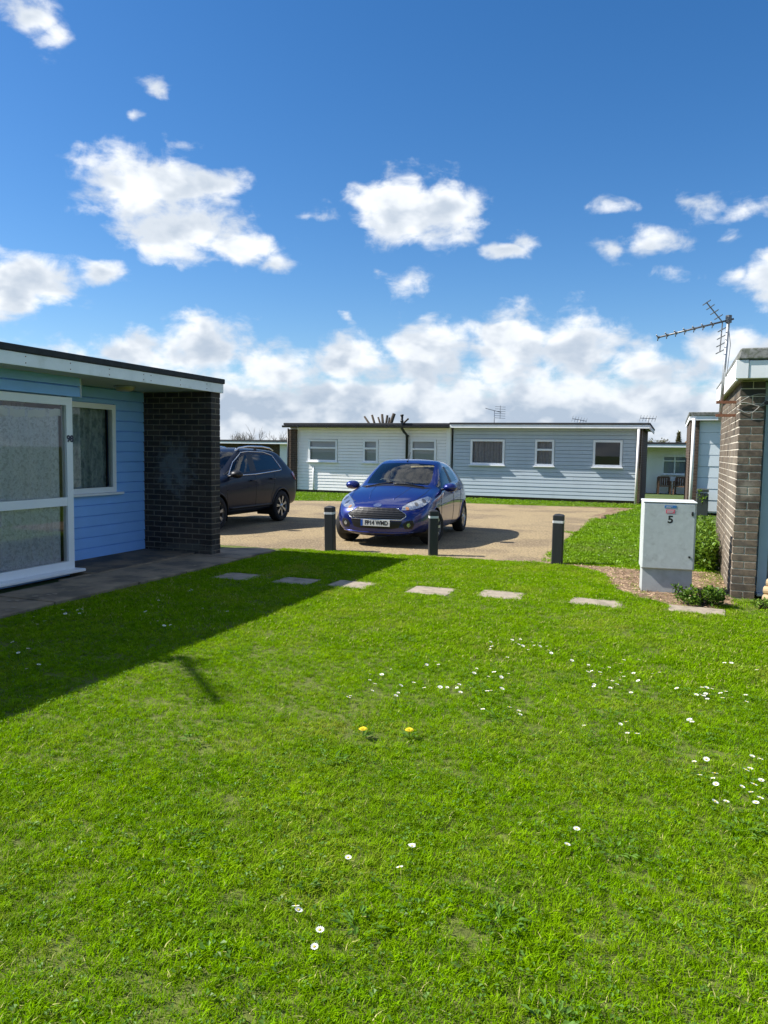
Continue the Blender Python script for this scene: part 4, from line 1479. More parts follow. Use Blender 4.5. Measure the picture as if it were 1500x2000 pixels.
def mirror(root, x, y, z, s, paint, sc=1.0):
    m_ = MB()
    n, rings = 14, []
    prof = [(-.065, .5), (-.05, .85), (-.01, 1.0), (.05, .88), (.095, .55), (.11, .2)]
    for (dx, q) in prof:
        rings.append([(x + dx * sc, y + s * (.0 + .115 * q * math.cos(2 * math.pi * k / n)) * sc, z + .072 * q * math.sin(2 * math.pi * k / n) * sc) for k in range(n)])
    vs = [p for r_ in rings for p in r_]
    fs = [(i * n + k, i * n + (k + 1) % n, (i + 1) * n + (k + 1) % n, (i + 1) * n + k) for i in range(len(rings) - 1) for k in range(n)]
    fs.append(tuple(range((len(rings) - 1) * n, len(rings) * n)))
    m_.add(vs, fs)
    o = m_.build('wing_mirror', paint, root, smooth=True)
    g = MB()
    g.add([(x - .064 * sc, y + s * .10 * math.cos(2 * math.pi * k / n) * .55 * sc * 1.0, z + .06 * math.sin(2 * math.pi * k / n) * .6 * sc) for k in range(n)], [tuple(range(n))])
    g.build('mirror_glass', 'chrome', o)
    MB().tube([(x + .02, y - s * .05 * sc, z - .03), (x + .04, y - s * .17 * sc, z - .05)], .022, 8).build('mirror_arm', 'trim_black', o, smooth=True)
    return o


PANES = {(3, 7): 1, (3, 8): 1, (4, 7): 1, (4, 8): 1, (10, 7): 2, (10, 8): 2,
         (3, 5): 3, (4, 5): 3, (5, 5): 3, (7, 5): 4, (6, 5): 6}
NAMES = {1: 'windscreen', 2: 'rear_window', 3: 'side_window', 13: 'side_window', 4: 'side_window', 14: 'side_window', 5: 'quarter_window', 15: 'quarter_window', 6: 'pillar_trim', 16: 'pillar_trim'}

# ---- blue hatchback
BC = thing('parked_car', (-4.80, 14.20, .004), 'dark blue five-door hatchback facing the lawn, plate FP14 WMD', 'car', 'cars in the car park', RAD(-86.9))
bb = build_car(BC, HATCH, NAMES, PANES, 'car_blue', 'car_glass', (1.245, -1.245), .305, .350, .80, .305)
for i, (x, y) in enumerate(((1.245, .765), (1.245, -.765), (-1.245, .755), (-1.245, -.755))):
    wheel(BC, x, y, .308, 8, 1 if y > 0 else -1, .3 * i, steer=RAD(-17) if x > 0 else 0)
interior(BC, .62, .28, .965, -1)
F_DIR = (-1, 0, 0)


def yz(l, x=2.3):
    return [(x, a, b) for a, b in l]


GR = [(-.34, .676), (.34, .676), (.50, .585), (.52, .545), (.44, .478), (-.44, .478), (-.52, .545), (-.50, .585)]
grille = patch(BC, 'grille', 'trim_black', bb, yz(GR), F_DIR, .004)
for z, hw in ((.650, .385), (.615, .445), (.580, .50), (.545, .515), (.510, .475)):
    seam(BC, bb, [(2.3, -hw, z), (2.3, hw, z)], F_DIR, .0042, 'grille_bar', 'grille_metal', .08, .006)
low = [(-.52, .545), (-.44, .478), (.44, .478), (.52, .545)]
seam(BC, bb, yz(low), F_DIR, .011, 'grille_surround', 'chrome', .06, .006)
seam(BC, bb, yz([(-.52, .545), (-.50, .585), (-.34, .676)]), F_DIR, .006, 'grille_surround', 'chrome', .06, .005)
seam(BC, bb, yz([(.52, .545), (.50, .585), (.34, .676)]), F_DIR, .006, 'grille_surround', 'chrome', .06, .005)
patch(BC, 'lower_intake', 'trim_black', bb, yz([(-.46, .458), (.46, .458), (.40, .345), (.30, .325), (-.30, .325), (-.40, .345)]), F_DIR, .004)
seam(BC, bb, yz([(-.62, .27), (-.3, .25), (.3, .25), (.62, .27)]), F_DIR, .016, 'front_lip', 'car_blue', .08, .004)
patch(BC, 'bumper_skirt', 'trim_black', bb, yz([(-.60, .245), (.60, .245), (.58, .195), (-.58, .195)]), F_DIR, .003)
pl_ = MB()
pl_.box(2.085, 2.093, -.26, .26, .363, .474)
plate = pl_.build('number_plate', 'plate_white', BC, bevel=.002)
MB().box(2.0935, 2.0942, -.2595, -.222, .364, .473).build('plate_band', 'plate_blue', plate)
t = text_mesh('FP14 WMD', .098, 'ink', .0035, .0006, 1.02, .86)
o = link('plate_lettering', t, plate)
o.matrix_local = Matrix.Translation((2.0945, .02, .4185)) @ Matrix.Rotation(RAD(90), 4, 'Z') @ Matrix.Rotation(RAD(90), 4, 'X')
bz = [(.072 * math.cos(2 * math.pi * k / 20), .712 + .030 * math.sin(2 * math.pi * k / 20)) for k in range(20)]
bdg = patch(BC, 'badge', 'chrome', bb, yz(bz), F_DIR, .006, 1)
patch(BC, 'badge_face', 'badge', bb, yz([(a * .86, .712 + (b - .712) * .8) for a, b in bz]), F_DIR, .009, 1)
for s in (1, -1):
    hd = (-1, -.62 * s, 0)
    base = [(2.05, .475, .640), (2.03, .50, .700), (1.90, .60, .762), (1.70, .70, .815), (1.46, .785, .858), (1.40, .805, .835), (1.52, .80, .770), (1.74, .745, .700), (1.92, .62, .652)]
    hp = [(x, y * s, z) for x, y, z in base]
    hl = patch(BC, 'headlight', 'lamp_clear', bb, hp, hd, .008)
    for (x, y, z, r_, mt) in ((1.62, .745, .79, .034, 'lamp_dark'), (1.80, .66, .738, .030, 'lamp_dark'), (1.97, .545, .672, .026, 'lamp_amber')):
        c = Vector((x, y * s, z))
        dn = Vector(hd).normalized()
        sv = dn.cross(Vector((0, 0, 1))).normalized()
        cp = [tuple(c + sv * r_ * 1.15 * math.cos(2 * math.pi * k / 12) + Vector((0, 0, r_ * math.sin(2 * math.pi * k / 12)))) for k in range(12)]
        patch(BC, 'bulb', mt, bb, cp, hd, .012, 1)
    fl = [(2.2, s * y, z) for y, z in ((.53, .40), (.60, .465), (.71, .475), (.74, .395), (.70, .325), (.57, .325))]
    patch(BC, 'fog_light_recess', 'trim_black', bb, fl, (-1, -.35 * s, 0), .004)
    c = Vector((2.2, .635 * s, .395))
    patch(BC, 'fog_light', 'lamp_clear', bb, [tuple(c + Vector((0, .034 * math.cos(2 * math.pi * k / 12), .034 * math.sin(2 * math.pi * k / 12)))) for k in range(12)], (-1, -.35 * s, 0), .008, 1)
    mirror(BC, .58, .95 * s, .985, s, 'car_blue', 1.2)
    sd_ = (0, -s, 0)
    Y = 2 * s
    seam(BC, bb, [(.74, Y, .93), (.84, Y, .72), (.80, Y, .30), (.72, Y, .24)], sd_)
    seam(BC, bb, [(-.18, Y, .99), (-.18, Y, .25)], sd_)
    seam(BC, bb, [(-.90, Y, 1.03), (-.86, Y, .75), (-.78, Y, .50), (-.74, Y, .26)], sd_)
    seam(BC, bb, [(.80, Y, .25), (-.74, Y, .255)], sd_, .005)
    seam(BC, bb, [(.62, Y, .958), (.17, Y, .975), (-.24, Y, .992), (-.88, Y, 1.047)], sd_, .010, 'window_trim', 'chrome', .06, .002)
    for x, z in ((-.02, .86), (-.72, .90)):
        MB().tube([(x + .09, .872 * s, z), (x + .06, .888 * s, z + .002), (x - .07, .888 * s, z + .006), (x - .10, .868 * s, z + .007)], .013, 8).build('door_handle', 'car_blue', BC, smooth=True)
    seam(BC, bb, [(.9, Y, .67), (0, Y, .72), (-.95, Y, .80)], sd_, .004, 'crease', 'car_blue', .08, .001)
    # bonnet shut line and ribs, seen from above
    seam(BC, bb, [(.95, .66 * s, 2), (1.3, .66 * s, 2), (1.62, .60 * s, 2), (1.80, .46 * s, 2)], (0, 0, -1), .0045, 'bonnet_seam')
    seam(BC, bb, [(1.02, .34 * s, 2), (1.4, .30 * s, 2), (1.75, .22 * s, 2)], (0, 0, -1), .009, 'bonnet_crease', 'car_blue', .06, -.003)
    tl = [(-2.3, s * y, z) for y, z in ((.52, .95), (.66, .97), (.75, .90), (.76, .70), (.64, .68))]
    patch(BC, 'tail_light', 'lamp_red', bb, tl, (1, -.5 * s, 0), .006)
MB().tube([(.14, 0, 1.445), (.10, 0, 1.455), (-.10, 0, 1.62)], [.012, .008, .003], 6).build('aerial', 'trim_black', BC)
for s, x0 in ((1, .2), (-1, .45)):
    seam(BC, bb, [(1.00, -.55 + (s > 0) * .55, 2), (.93, -.05 + (s > 0) * .60, 2)], (0, 0, -1), .009, 'wiper', 'trim_black', .06, .012)
patch(BC, 'scuttle', 'trim_black', bb, [(1.03, -.55, 2), (1.055, 0, 2), (1.03, .55, 2), (.86, .68, 2), (.93, .5, 2), (1.0, 0, 2), (.93, -.5, 2), (.86, -.68, 2)], (0, 0, -1), .004)
MB().box(.30, .33, -.12, .12, 1.30, 1.36).build('rear_view_mirror', 'trim_black', BC, bevel=.01)
m_ = MB()
m_.box(-1.985, -1.978, -.26, .26, .62, .73)
m_.build('number_plate', 'petal_yellow', BC)

# ---- dark off-roader
DC = thing('parked_car', (-9.27, 14.34, .004), 'dark navy off-roader with silver roof rails, half hidden by the brick wing wall', 'car', 'cars in the car park', RAD(-91))
P2 = dict(PANES)
P2[(8, 5)] = 5
db = build_car(DC, SUV, NAMES, P2, 'car_navy', 'car_glass_dark', (1.30, -1.30), .345, .405, .86, .345)
for i, (x, y) in enumerate(((1.30, .815), (1.30, -.815), (-1.30, .815), (-1.30, -.815))):
    wheel(DC, x, y, .352, 7, 1 if y > 0 else -1, .4 * i + .2)
interior(DC, .75, .40, 1.07, -1, .74, -1.6)
for s in (1, -1):
    sd_ = (0, -s, 0)
    Y = 2 * s
    mirror(DC, .74, 1.0 * s, 1.12, s, 'trim_black', 1.15)
    seam(DC, db, [(.90, Y, 1.02), (.96, Y, .8), (.90, Y, .45), (.80, Y, .36)], sd_)
    seam(DC, db, [(-.18, Y, 1.08), (-.18, Y, .36)], sd_)
    seam(DC, db, [(-1.02, Y, 1.12), (-.98, Y, .85), (-.86, Y, .62), (-.82, Y, .38)], sd_)
    seam(DC, db, [(.86, Y, .37), (-.82, Y, .375)], sd_, .006)
    seam(DC, db, [(.80, Y, .42), (-.85, Y, .42)], sd_, .03, 'sill_trim', 'trim_black', .1, -.01)
    # bright line round the side glass
    seam(DC, db, [(.74, Y, 1.082), (.17, Y, 1.092), (-.24, Y, 1.10), (-.92, Y, 1.138), (-1.40, Y, 1.166)], sd_, .013, 'window_trim', 'chrome', .05, .003)
    seam(DC, db, [(-1.40, Y, 1.166), (-1.43, Y, 1.20), (-1.24, Y, 1.50), (-.90, Y, 1.572), (-.24, Y, 1.585), (.05, Y, 1.56), (.42, Y, 1.36), (.76, Y, 1.09)], sd_, .010, 'window_trim', 'chrome', .05, .003)
    for x, z in ((-.02, .97), (-.86, .99)):
        MB().tube([(x + .10, .915 * s, z), (x + .07, .935 * s, z + .002), (x - .08, .935 * s, z + .004), (x - .12, .912 * s, z + .005)], .016, 8).build('door_handle', 'car_navy', DC, smooth=True)
    rail = [(.16, .60 * s, 1.60), (.05, .60 * s, 1.655), (-.3, .60 * s, 1.69), (-.9, .595 * s, 1.69), (-1.25, .59 * s, 1.66), (-1.42, .585 * s, 1.60)]
    MB().tube(rail, .020, 8).build('roof_rail', 'chrome', DC, smooth=True)
    for x in (.06, -.65, -1.30):
        MB().box(x - .04, x + .04, .585 * s - .012, .585 * s + .012, 1.60, 1.665).build('rail_foot', 'trim_black', DC)
    tl = [(-2.6, s * y, z) for y, z in ((.46, 1.06), (.50, 1.12), (.70, 1.13), (.84, 1.08), (.86, .98), (.80, .92), (.50, .92))]
    patch(DC, 'tail_light', 'lamp_red', db, tl, (1, -.7 * s, 0), .012)
    patch(DC, 'tail_light', 'lamp_red', db, [(x, Y, z) for x, z in ((-1.84, 1.09), (-1.98, 1.12), (-2.16, 1.11), (-2.2, .93), (-2.02, .93), (-1.90, 1.0))], sd_, .014)
    hl_ = [(2.6, s * y, z) for y, z in ((.42, .80), (.48, .90), (.66, .93), (.78, .90), (.74, .80))]
    patch(DC, 'headlight', 'lamp_clear', db, hl_, (-1, -.5 * s, 0), .008)
    seam(DC, db, [(.95, Y, .80), (0, Y, .84), (-1.0, Y, .90)], sd_, .005, 'crease', 'car_navy', .08, .001)
patch(DC, 'grille', 'trim_black', db, [(2.6, -.42, .78), (-0 + 2.6, .42, .78), (2.6, .40, .68), (2.6, -.40, .68)], F_DIR, .004)
pl_ = MB()
pl_.box(2.235, 2.243, -.26, .26, .48, .59)
pl_.build('number_plate', 'plate_white', DC)
patch(DC, 'rear_bumper', 'trim_black', db, [(-2.6, -.75, .52), (-2.6, .75, .52), (-2.6, .72, .36), (-2.6, -.72, .36)], (1, 0, 0), .006)


# ================================================================== bollards
def bollard(x, y, h, w_, tilt, rz, label, band='reflective_band', mat='bollard_black', cat='bollard', group='bollards along the car park edge'):
    b = thing('bollard', (x, y, 0), label, cat, group, rz)
    b.rotation_euler.x, b.rotation_euler.y = tilt
    a = w_ / 2
    c = .012

    def ring(q, z):
        return [(q - c, -q, z), (q, -q + c, z), (q, q - c, z), (q - c, q, z), (-q + c, q, z), (-q, q - c, z), (-q, -q + c, z), (-q + c, -q, z)]

    def loft(rings, cap0=True):
        m_ = MB()
        n = 8
        fs = [(i * n + k, i * n + (k + 1) % n, (i + 1) * n + (k + 1) % n, (i + 1) * n + k) for i in range(len(rings) - 1) for k in range(n)]
        fs.append(tuple(range((len(rings) - 1) * n, len(rings) * n)))
        return m_.add([p for r_ in rings for p in r_], fs)
    loft([ring(a, -.15), ring(a, h - .135), ring(a - .006, h - .133)]).build('post', mat, b)
    if band:
        loft([ring(a - .006, h - .134), ring(a + .0015, h - .130), ring(a + .0015, h - .096), ring(a - .006, h - .094)]).build('band', band, b)
    loft([ring(a - .006, h - .095), ring(a, h - .092), ring(a, h - .022), ring(a - .02, h - .006), ring(.012, h + .006)]).build('cap', mat, b)
    return b


bollard(-5.19, 11.40, .735, .152, (.012, -.02), RAD(4), 'square black bollard with a white band, left of the blue car')
bollard(-3.51, 11.64, .725, .145, (-.004, -.004), RAD(24), 'square dark bollard with a white band, in front of the blue car')
bollard(-1.56, 11.62, .745, .160, (.012, .006), RAD(2), 'square black bollard with a white band, nearest the grey cabinet')
gp = bollard(.80, 22.80, .74, .30, (0, 0), RAD(3), 'dark green-grey post with leaves on it, by the white boarded chalet', band=None, mat='bollard_green', cat='post', group=None)

# ================================================================== grey service cabinet
CB = thing('service_cabinet', (-.025, 9.885, 0), 'pale grey service cabinet marked 5 beside the brown brick chalet', 'cabinet', None, RAD(6))
m_ = MB()
m_.box(-.285, .285, -.150, .16, -.05, .300)
m_.build('plinth', 'grp_plinth', CB, bevel=.006)
m_ = MB()
m_.box(-.30, .30, -.165, .185, .285, 1.082)
body = m_.build('housing', 'grp_grey', CB, bevel=.008)
m_ = MB()
m_.box(-.292, .285, -.190, -.166, .292, 1.074)
door = m_.build('door', 'grp_grey', CB, bevel=.007)
m_ = MB()
m_.add([(-.306, -.194, 1.084), (.306, -.194, 1.084), (.306, .19, 1.084), (-.306, .19, 1.084), (-.302, -.19, 1.096), (.302, -.19, 1.096), (.302, .186, 1.106), (-.302, .186, 1.106)],
       [(0, 3, 2, 1), (4, 5, 6, 7), (0, 1, 5, 4), (1, 2, 6, 5), (2, 3, 7, 6), (3, 0, 4, 7)])
m_.build('lid', 'grp_lid', CB, bevel=.004)
for z in (.955, .445):
    m_ = MB()
    m_.lathe([(0, -.012), (.012, -.012), (.014, 0)], 10, 'Y', (.238 if z < .5 else .252, -.190, z))
    m_.box(.243 if z > .5 else .232, .262 if z > .5 else .246, -.204, -.190, z - (.02 if z > .5 else .006), z + (.028 if z > .5 else .006))
    m_.build('lock', 'black_plastic', door)
MB().box(-.062, .072, -.1925, -.1905, 1.022, 1.052).build('sticker', 'sticker_blue', door)
MB().box(-.044, .056, -.1925, -.1905, .958, 1.003).build('sticker', 'sticker_red', door)
for k, (xx, z, s_) in enumerate(((.005, 1.037, .018), (.006, .990, .013), (.006, .972, .013))):
    pass
for z, a, b in ((1.037, -.045, .03), (1.030, -.045, .01)):
    MB().box(a, b, -.1933, -.1928, z - .002, z + .002).build('print_line', 'plate_white', door)
for z, a, b in ((.990, -.033, .045), (.980, -.030, .040), (.970, -.033, .030)):
    MB().box(a, b, -.1933, -.1928, z - .0025, z + .0025).build('print_line', 'plate_white', door)
t = text_mesh('5', .122, 'ink', .0035, .0004, 1, 1.1)
o = link('number', t, door)
o.matrix_local = Matrix.Translation((.010, -.1904, .882)) @ Matrix.Rotation(RAD(90), 4, 'X')

# ================================================================== stepping stones
STONES = [(-5.20, 8.55, .50, .46, 2), (-4.36, 8.56, .48, .44, -1), (-3.63, 8.62, .50, .46, 1), (-2.62, 8.64, .50, .47, 1), (-1.80, 8.73, .52, .44, 0), (-.73, 8.74, .56, .40, -3), (.31, 8.76, .56, .34, -2)]
ORD = ('nearest the concrete path', 'second from the path', 'third from the path, on the shadow edge', 'fourth from the path', 'fifth from the path', 'second from the cabinet end', 'nearest the grey cabinet')
for i, (x, y, w_, d_, a) in enumerate(STONES):
    s = MB()
    sr = random.Random(i)
    n = 16
    poly = []
    for k in range(n):
        t = k / n * 4
        q, f = int(t), t - int(t)
        cx = [(-1, -1), (1, -1), (1, 1), (-1, 1), (-1, -1)]
        px = cx[q][0] + (cx[q + 1][0] - cx[q][0]) * f
        py_ = cx[q][1] + (cx[q + 1][1] - cx[q][1]) * f
        poly.append((px * w_ / 2 + sr.uniform(-.008, .008), py_ * d_ / 2 + sr.uniform(-.008, .008)))
    s.prism(poly, -.06, .004)
    me = s.mesh('stepping_stone', 'slab', None, False, .005)
    o = link('stepping_stone', me, None, (x, y, 0))
    o.rotation_euler = (sr.uniform(-.012, .012), sr.uniform(-.012, .012), RAD(a))
    tag(o, 'buff stepping stone in the lawn, ' + ORD[i], 'stone', 'stepping stones across the lawn')

# ================================================================== plants
def leaf(mb, p, d, up, ln, w_, mi=0, fold=.25):
    d = Vector(d).normalized()
    s = d.cross(Vector(up))
    s = s.normalized() if s.length > 1e-4 else Vector((1, 0, 0))
    n = s.cross(d).normalized()
    p = Vector(p)
    a, b, c, e = p, p + d * ln * .45 + s * w_ / 2 + n * fold * w_, p + d * ln, p + d * ln * .45 - s * w_ / 2 + n * fold * w_
    mid = p + d * ln * .5
    mb.add([a, b, c, e, mid], [(0, 1, 4), (1, 2, 4), (2, 3, 4), (3, 0, 4)], mi)


def shrub(name, loc, rx, ry, h, n, ln, w_, mats, label, cat, seed, stems=8, top_heavy=.6):
    r = random.Random(seed)
    t = thing(name, loc, label, cat)
    L_ = Vector(loc)
    st, lv = MB(), MB()
    for k in range(stems):
        a = r.uniform(0, 6.283)
        e = L_ + Vector((rx * .8 * math.cos(a) * r.random(), ry * .8 * math.sin(a) * r.random(), h * r.uniform(.5, .95)))
        st.tube([L_ + Vector((r.uniform(-.1, .1) * rx, r.uniform(-.1, .1) * ry, -.03)), (L_ + e) / 2 + Vector((0, 0, h * .1)), e], [.008, .006, .003], 5)
    clumps = [(r.uniform(-.75, .75), r.uniform(-.75, .75), r.uniform(.2, .85), r.uniform(.25, .5)) for _ in range(max(5, n // 60))]
    k = 0
    while k < n:
        cx, cy, cz, cr_ = r.choice(clumps)
        q = Vector((r.gauss(0, 1), r.gauss(0, 1), r.gauss(0, 1))).normalized() * r.random() ** .4 * cr_
        ux, uy, uz = cx + q.x, cy + q.y, cz + q.z * .9
        if ux * ux + uy * uy > 1.15 or uz < .02 or uz > 1.12:
            continue
        p = L_ + Vector((ux * rx, uy * ry, uz * h))
        d = Vector((q.x + r.uniform(-.6, .6), q.y + r.uniform(-.6, .6), r.uniform(-.35, .75)))
        leaf(lv, p, d, (r.uniform(-.4, .4), r.uniform(-.4, .4), 1), ln * r.uniform(.6, 1.3), w_ * r.uniform(.6, 1.2), 0 if r.random() < .7 else 1)
        k += 1
    st.build('stem', 'bark', t, smooth=True)
    tag(lv.build('foliage', mats, t, fix=False), kind='stuff')
    return t


shrub('low_shrub', (.36, 9.06, 0), .26, .19, .21, 1100, .046, .034, ['leaf_mid', 'leaf_bright'], 'low dark green leafy shrub in front of the brick corner, beside the cabinet', 'shrub', 5, 8)
shrub('seedling', (.125, 9.57, 0), .06, .05, .15, 40, .045, .026, ['leaf_dark', 'leaf_mid'], 'tiny leafy seedling against the cabinet plinth', 'plant', 6, 2)
shrub('leafy_weeds', (.42, 12.4, 0), .27, 1.0, .50, 2200, .085, .050, ['leaf_bright', 'leaf_mid'], 'bright green leafy weeds growing along the brick side wall', 'plant', 8, 24)
shrub('leafy_weeds', (.52, 13.55, 0), .16, .4, .60, 600, .085, .050, ['leaf_bright', 'leaf_mid'], 'taller clump of bright weeds at the far end of the brick wall', 'plant', 18, 10)
shrub('leafy_weeds', (.82, 22.60, .35), .13, .08, .36, 46, .08, .05, ['leaf_bright', 'leaf_mid'], 'pale leaves of a climber on the dark post by the white chalet', 'plant', 9, 4)
shrub('leafy_weeds', (.98, 9.18, 0), .22, .12, .10, 260, .045, .026, ['leaf_bright', 'leaf_mid'], 'small pale weeds at the foot of the right-hand brick corner', 'plant', 10, 5)

# far trees
def branchy(mb, p, d, ln, r0, depth, r, spread=.6, up=.15, kids=(2, 3)):
    d = d.normalized()
    e = p + d * ln
    mid = p.lerp(e, .5) + Vector((r.uniform(-.06, .06), r.uniform(-.06, .06), 0)) * ln
    mb.tube([p, mid, e], [r0, r0 * .85, r0 * .65], 5 if depth < 2 else 6, cap=depth == 0)
    if depth <= 0:
        return
    for k in range(r.randint(*kids)):
        nd = d + Vector((r.uniform(-1, 1), r.uniform(-1, 1), r.uniform(-.3, .8) + up)) * spread
        branchy(mb, e if k else p.lerp(e, .7), nd, ln * r.uniform(.62, .85), r0 * .62, depth - 1, r, spread, up, kids)


r = random.Random(3)
PT = thing('pollarded_tree', (-14.3, 38, -.22), 'lopped tree with bare cut limbs rising behind the white bungalow roof', 'tree')
m_ = MB()
m_.tube([(-14.3, 38, -.25), (-14.28, 38, 1.2), (-14.3, 38, 2.2)], [.28, .24, .26], 10)
m_.build('trunk', 'bark', PT, smooth=True)
m_ = MB()
for (bx, tx, tz, rr) in ((-14.6, -15.40, 3.44, .055), (-14.6, -14.97, 3.52, .06), (-14.3, -14.40, 3.56, .07), (-14.3, -14.10, 3.50, .06), (-14.25, -14.62, 3.40, .05), (-14.2, -13.72, 3.58, .095), (-14.1, -12.93, 3.32, .05), (-14.2, -13.98, 3.38, .05)):
    m_.tube([(bx, 38, 2.1), ((bx * .55 + tx * .45), 38.05, 2.2 + (tz - 2.2) * .5), (tx, 38, tz)], [rr * 1.25, rr * 1.1, rr * .95], 8)
m_.build('crown', 'bark', PT, smooth=True)

TW = [(-41.0, 70, 4.3, 'bare twiggy tree on the horizon left of the white bungalow, the taller one'), (-38.6, 71, 3.6, 'bare twiggy tree on the horizon close to the white bungalow, the lower one'), (-43.2, 72, 3.4, 'bare twiggy tree on the horizon nearest the brick wing wall')]
for i, (x, y, h, lab) in enumerate(TW):
    t = thing('bare_tree', (x, y, -.3), lab, 'tree', 'bare trees on the horizon')
    MB().tube([(x, y, -.35), (x, y, 1.3)], [.16, .11], 7).build('trunk', 'bark_far', t, smooth=True)
    m_ = MB()
    rr = random.Random(50 + i)
    for k in range(13):
        a = rr.uniform(0, 6.283)
        branchy(m_, Vector((x, y, rr.uniform(.6, 1.3))), Vector((math.cos(a) * .9, math.sin(a) * .9, rr.uniform(.5, 1.4))), h * .26, .045, 3, rr, .65, .2, (2, 3))
    m_.build('crown', 'bark_far', t, fix=False)


def leafy_tree(name, loc, h, rx, label, seed, n=1800, ln=.16, conical=False, mats=('leaf_olive', 'leaf_dark')):
    r = random.Random(seed)
    t = thing(name, loc, label, 'tree')
    L_ = Vector(loc)
    m_ = MB()
    m_.tube([L_ + Vector((0, 0, -.1)), L_ + Vector((0, 0, h * .6))], [.14, .07], 8)
    for k in range(7):
        a = r.uniform(0, 6.283)
        m_.tube([L_ + Vector((0, 0, h * r.uniform(.25, .5))), L_ + Vector((math.cos(a) * rx * .6, math.sin(a) * rx * .6, h * r.uniform(.5, .85)))], [.05, .015], 5)
    m_.build('trunk', 'bark', t, smooth=True)
    lv = MB()
    for k in range(n):
        z = r.uniform(.18, 1)
        rad = rx * ((1.05 - z) * 1.1 if conical else math.sqrt(max(.05, 1 - (z * 2 - 1.1) ** 2 * .8))) * r.uniform(.45, 1) * (1 + .25 * math.sin(7 * z + seed))
        a = r.uniform(0, 6.283)
        p = L_ + Vector((math.cos(a) * rad, math.sin(a) * rad, z * h + r.uniform(-.1, .1)))
        leaf(lv, p, (math.cos(a) + r.uniform(-1, 1), math.sin(a) + r.uniform(-1, 1), r.uniform(-.3, 1)), (0, 0, 1), ln * r.uniform(.6, 1.3), ln * .55, r.randint(0, 1))
    tag(lv.build('crown', list(mats), t, fix=False), kind='stuff')
    return t


leafy_tree('conifer', (.34, 60, -.3), 3.55, .50, 'small far conifer above the porch chalet roof', 4, 1500, .16, True, ('leaf_olive', 'leaf_pale'))
leafy_tree('bush_tree', (-1.1, 58, -.3), 2.95, 1.0, 'rounded far bush just over the porch chalet roof', 7, 1800, .18, False, ('leaf_olive', 'leaf_pale'))

# ================================================================== lawn
STP = [(x, y, w_, d_) for x, y, w_, d_, _ in STONES]


def lawn(x, y):
    """how thick the turf is at a spot: 0 none, 1 full"""
    if x < -5.93 and y < 11.06:
        return 0
    wob = mnoise.noise(Vector((x * 3.5, y * 3.5, 1))) * .13
    if inside(LOT, x + wob, y + wob) or inside(SOIL, x, y) and x < -6.0:
        return 0
    if inside(CHIPS, x, y):
        return .05 if x < .45 or y < 10 else .25
    if inside(DIRT2, x, y):
        return .08
    for (sx, sy, w_, d_) in STP:
        if abs(x - sx) < w_ / 2 - .02 and abs(y - sy) < d_ / 2 - .02:
            return 0
        if abs(x - sx) < w_ / 2 + .03 and abs(y - sy) < d_ / 2 + .03:
            return .55
    if x > .66 and 9.66 < y < 13.6 or x > .92 and y > 9.2 and y < 13.6:
        return 0
    if y > 22.9 and x > .38 or (y > 26.8 and x < -.9):
        return 0
    for bx, by in ((-5.19, 11.40), (-3.51, 11.64), (-1.56, 11.62)):
        if abs(x - bx) < .12 and abs(y - by) < .12:
            return 0
    if y > 8.9 and x > .6:
        return .5
    return 1


def turf(name, x0, x1, y0, y1, step, dens, label):
    nx, ny = int(round((x1 - x0) / step)), int(round((y1 - y0) / step))
    idx, vs, fs, dn, hs_ = {}, [], [], [], []

    def vid(i, j):
        if (i, j) not in idx:
            idx[(i, j)] = len(vs)
            x, y = x0 + i * step, y0 + j * step
            vs.append((x, y, .002 + drop(y)))
        return idx[(i, j)]
    for i in range(nx):
        for j in range(ny):
            cx, cy = x0 + (i + .5) * step, y0 + (j + .5) * step
            q = lawn(cx, cy)
            if q > 0:
                fs.append((vid(i, j), vid(i + 1, j), vid(i + 1, j + 1), vid(i, j + 1)))
                dist = math.hypot(cx, cy)
                pn = mnoise.noise(Vector((cx * 1.3, cy * 1.3, 3)))
                p2 = mnoise.noise(Vector((cx * 4.1, cy * 4.1, 9)))
                p3 = mnoise.noise(Vector((cx * .55, cy * .55, 5)))
                thin = .65 if p2 < -.42 else 1.0
                dn.append(q * dens(dist) * (1 + .30 * pn + .25 * p2) * thin)
                hs_.append((1 + .34 * p2 + .22 * p3) * (.75 + .25 * min(q, 1)))
    me = bpy.data.meshes.new(name)
    me.from_pydata(vs, [], fs)
    at = me.attributes.new('dens', 'FLOAT', 'FACE')
    at.data.foreach_set('value', dn)
    at = me.attributes.new('hs', 'FLOAT', 'FACE')
    at.data.foreach_set('value', hs_)
    o = link(name, me)
    tag(o, label, 'grass', None, 'stuff')
    return o


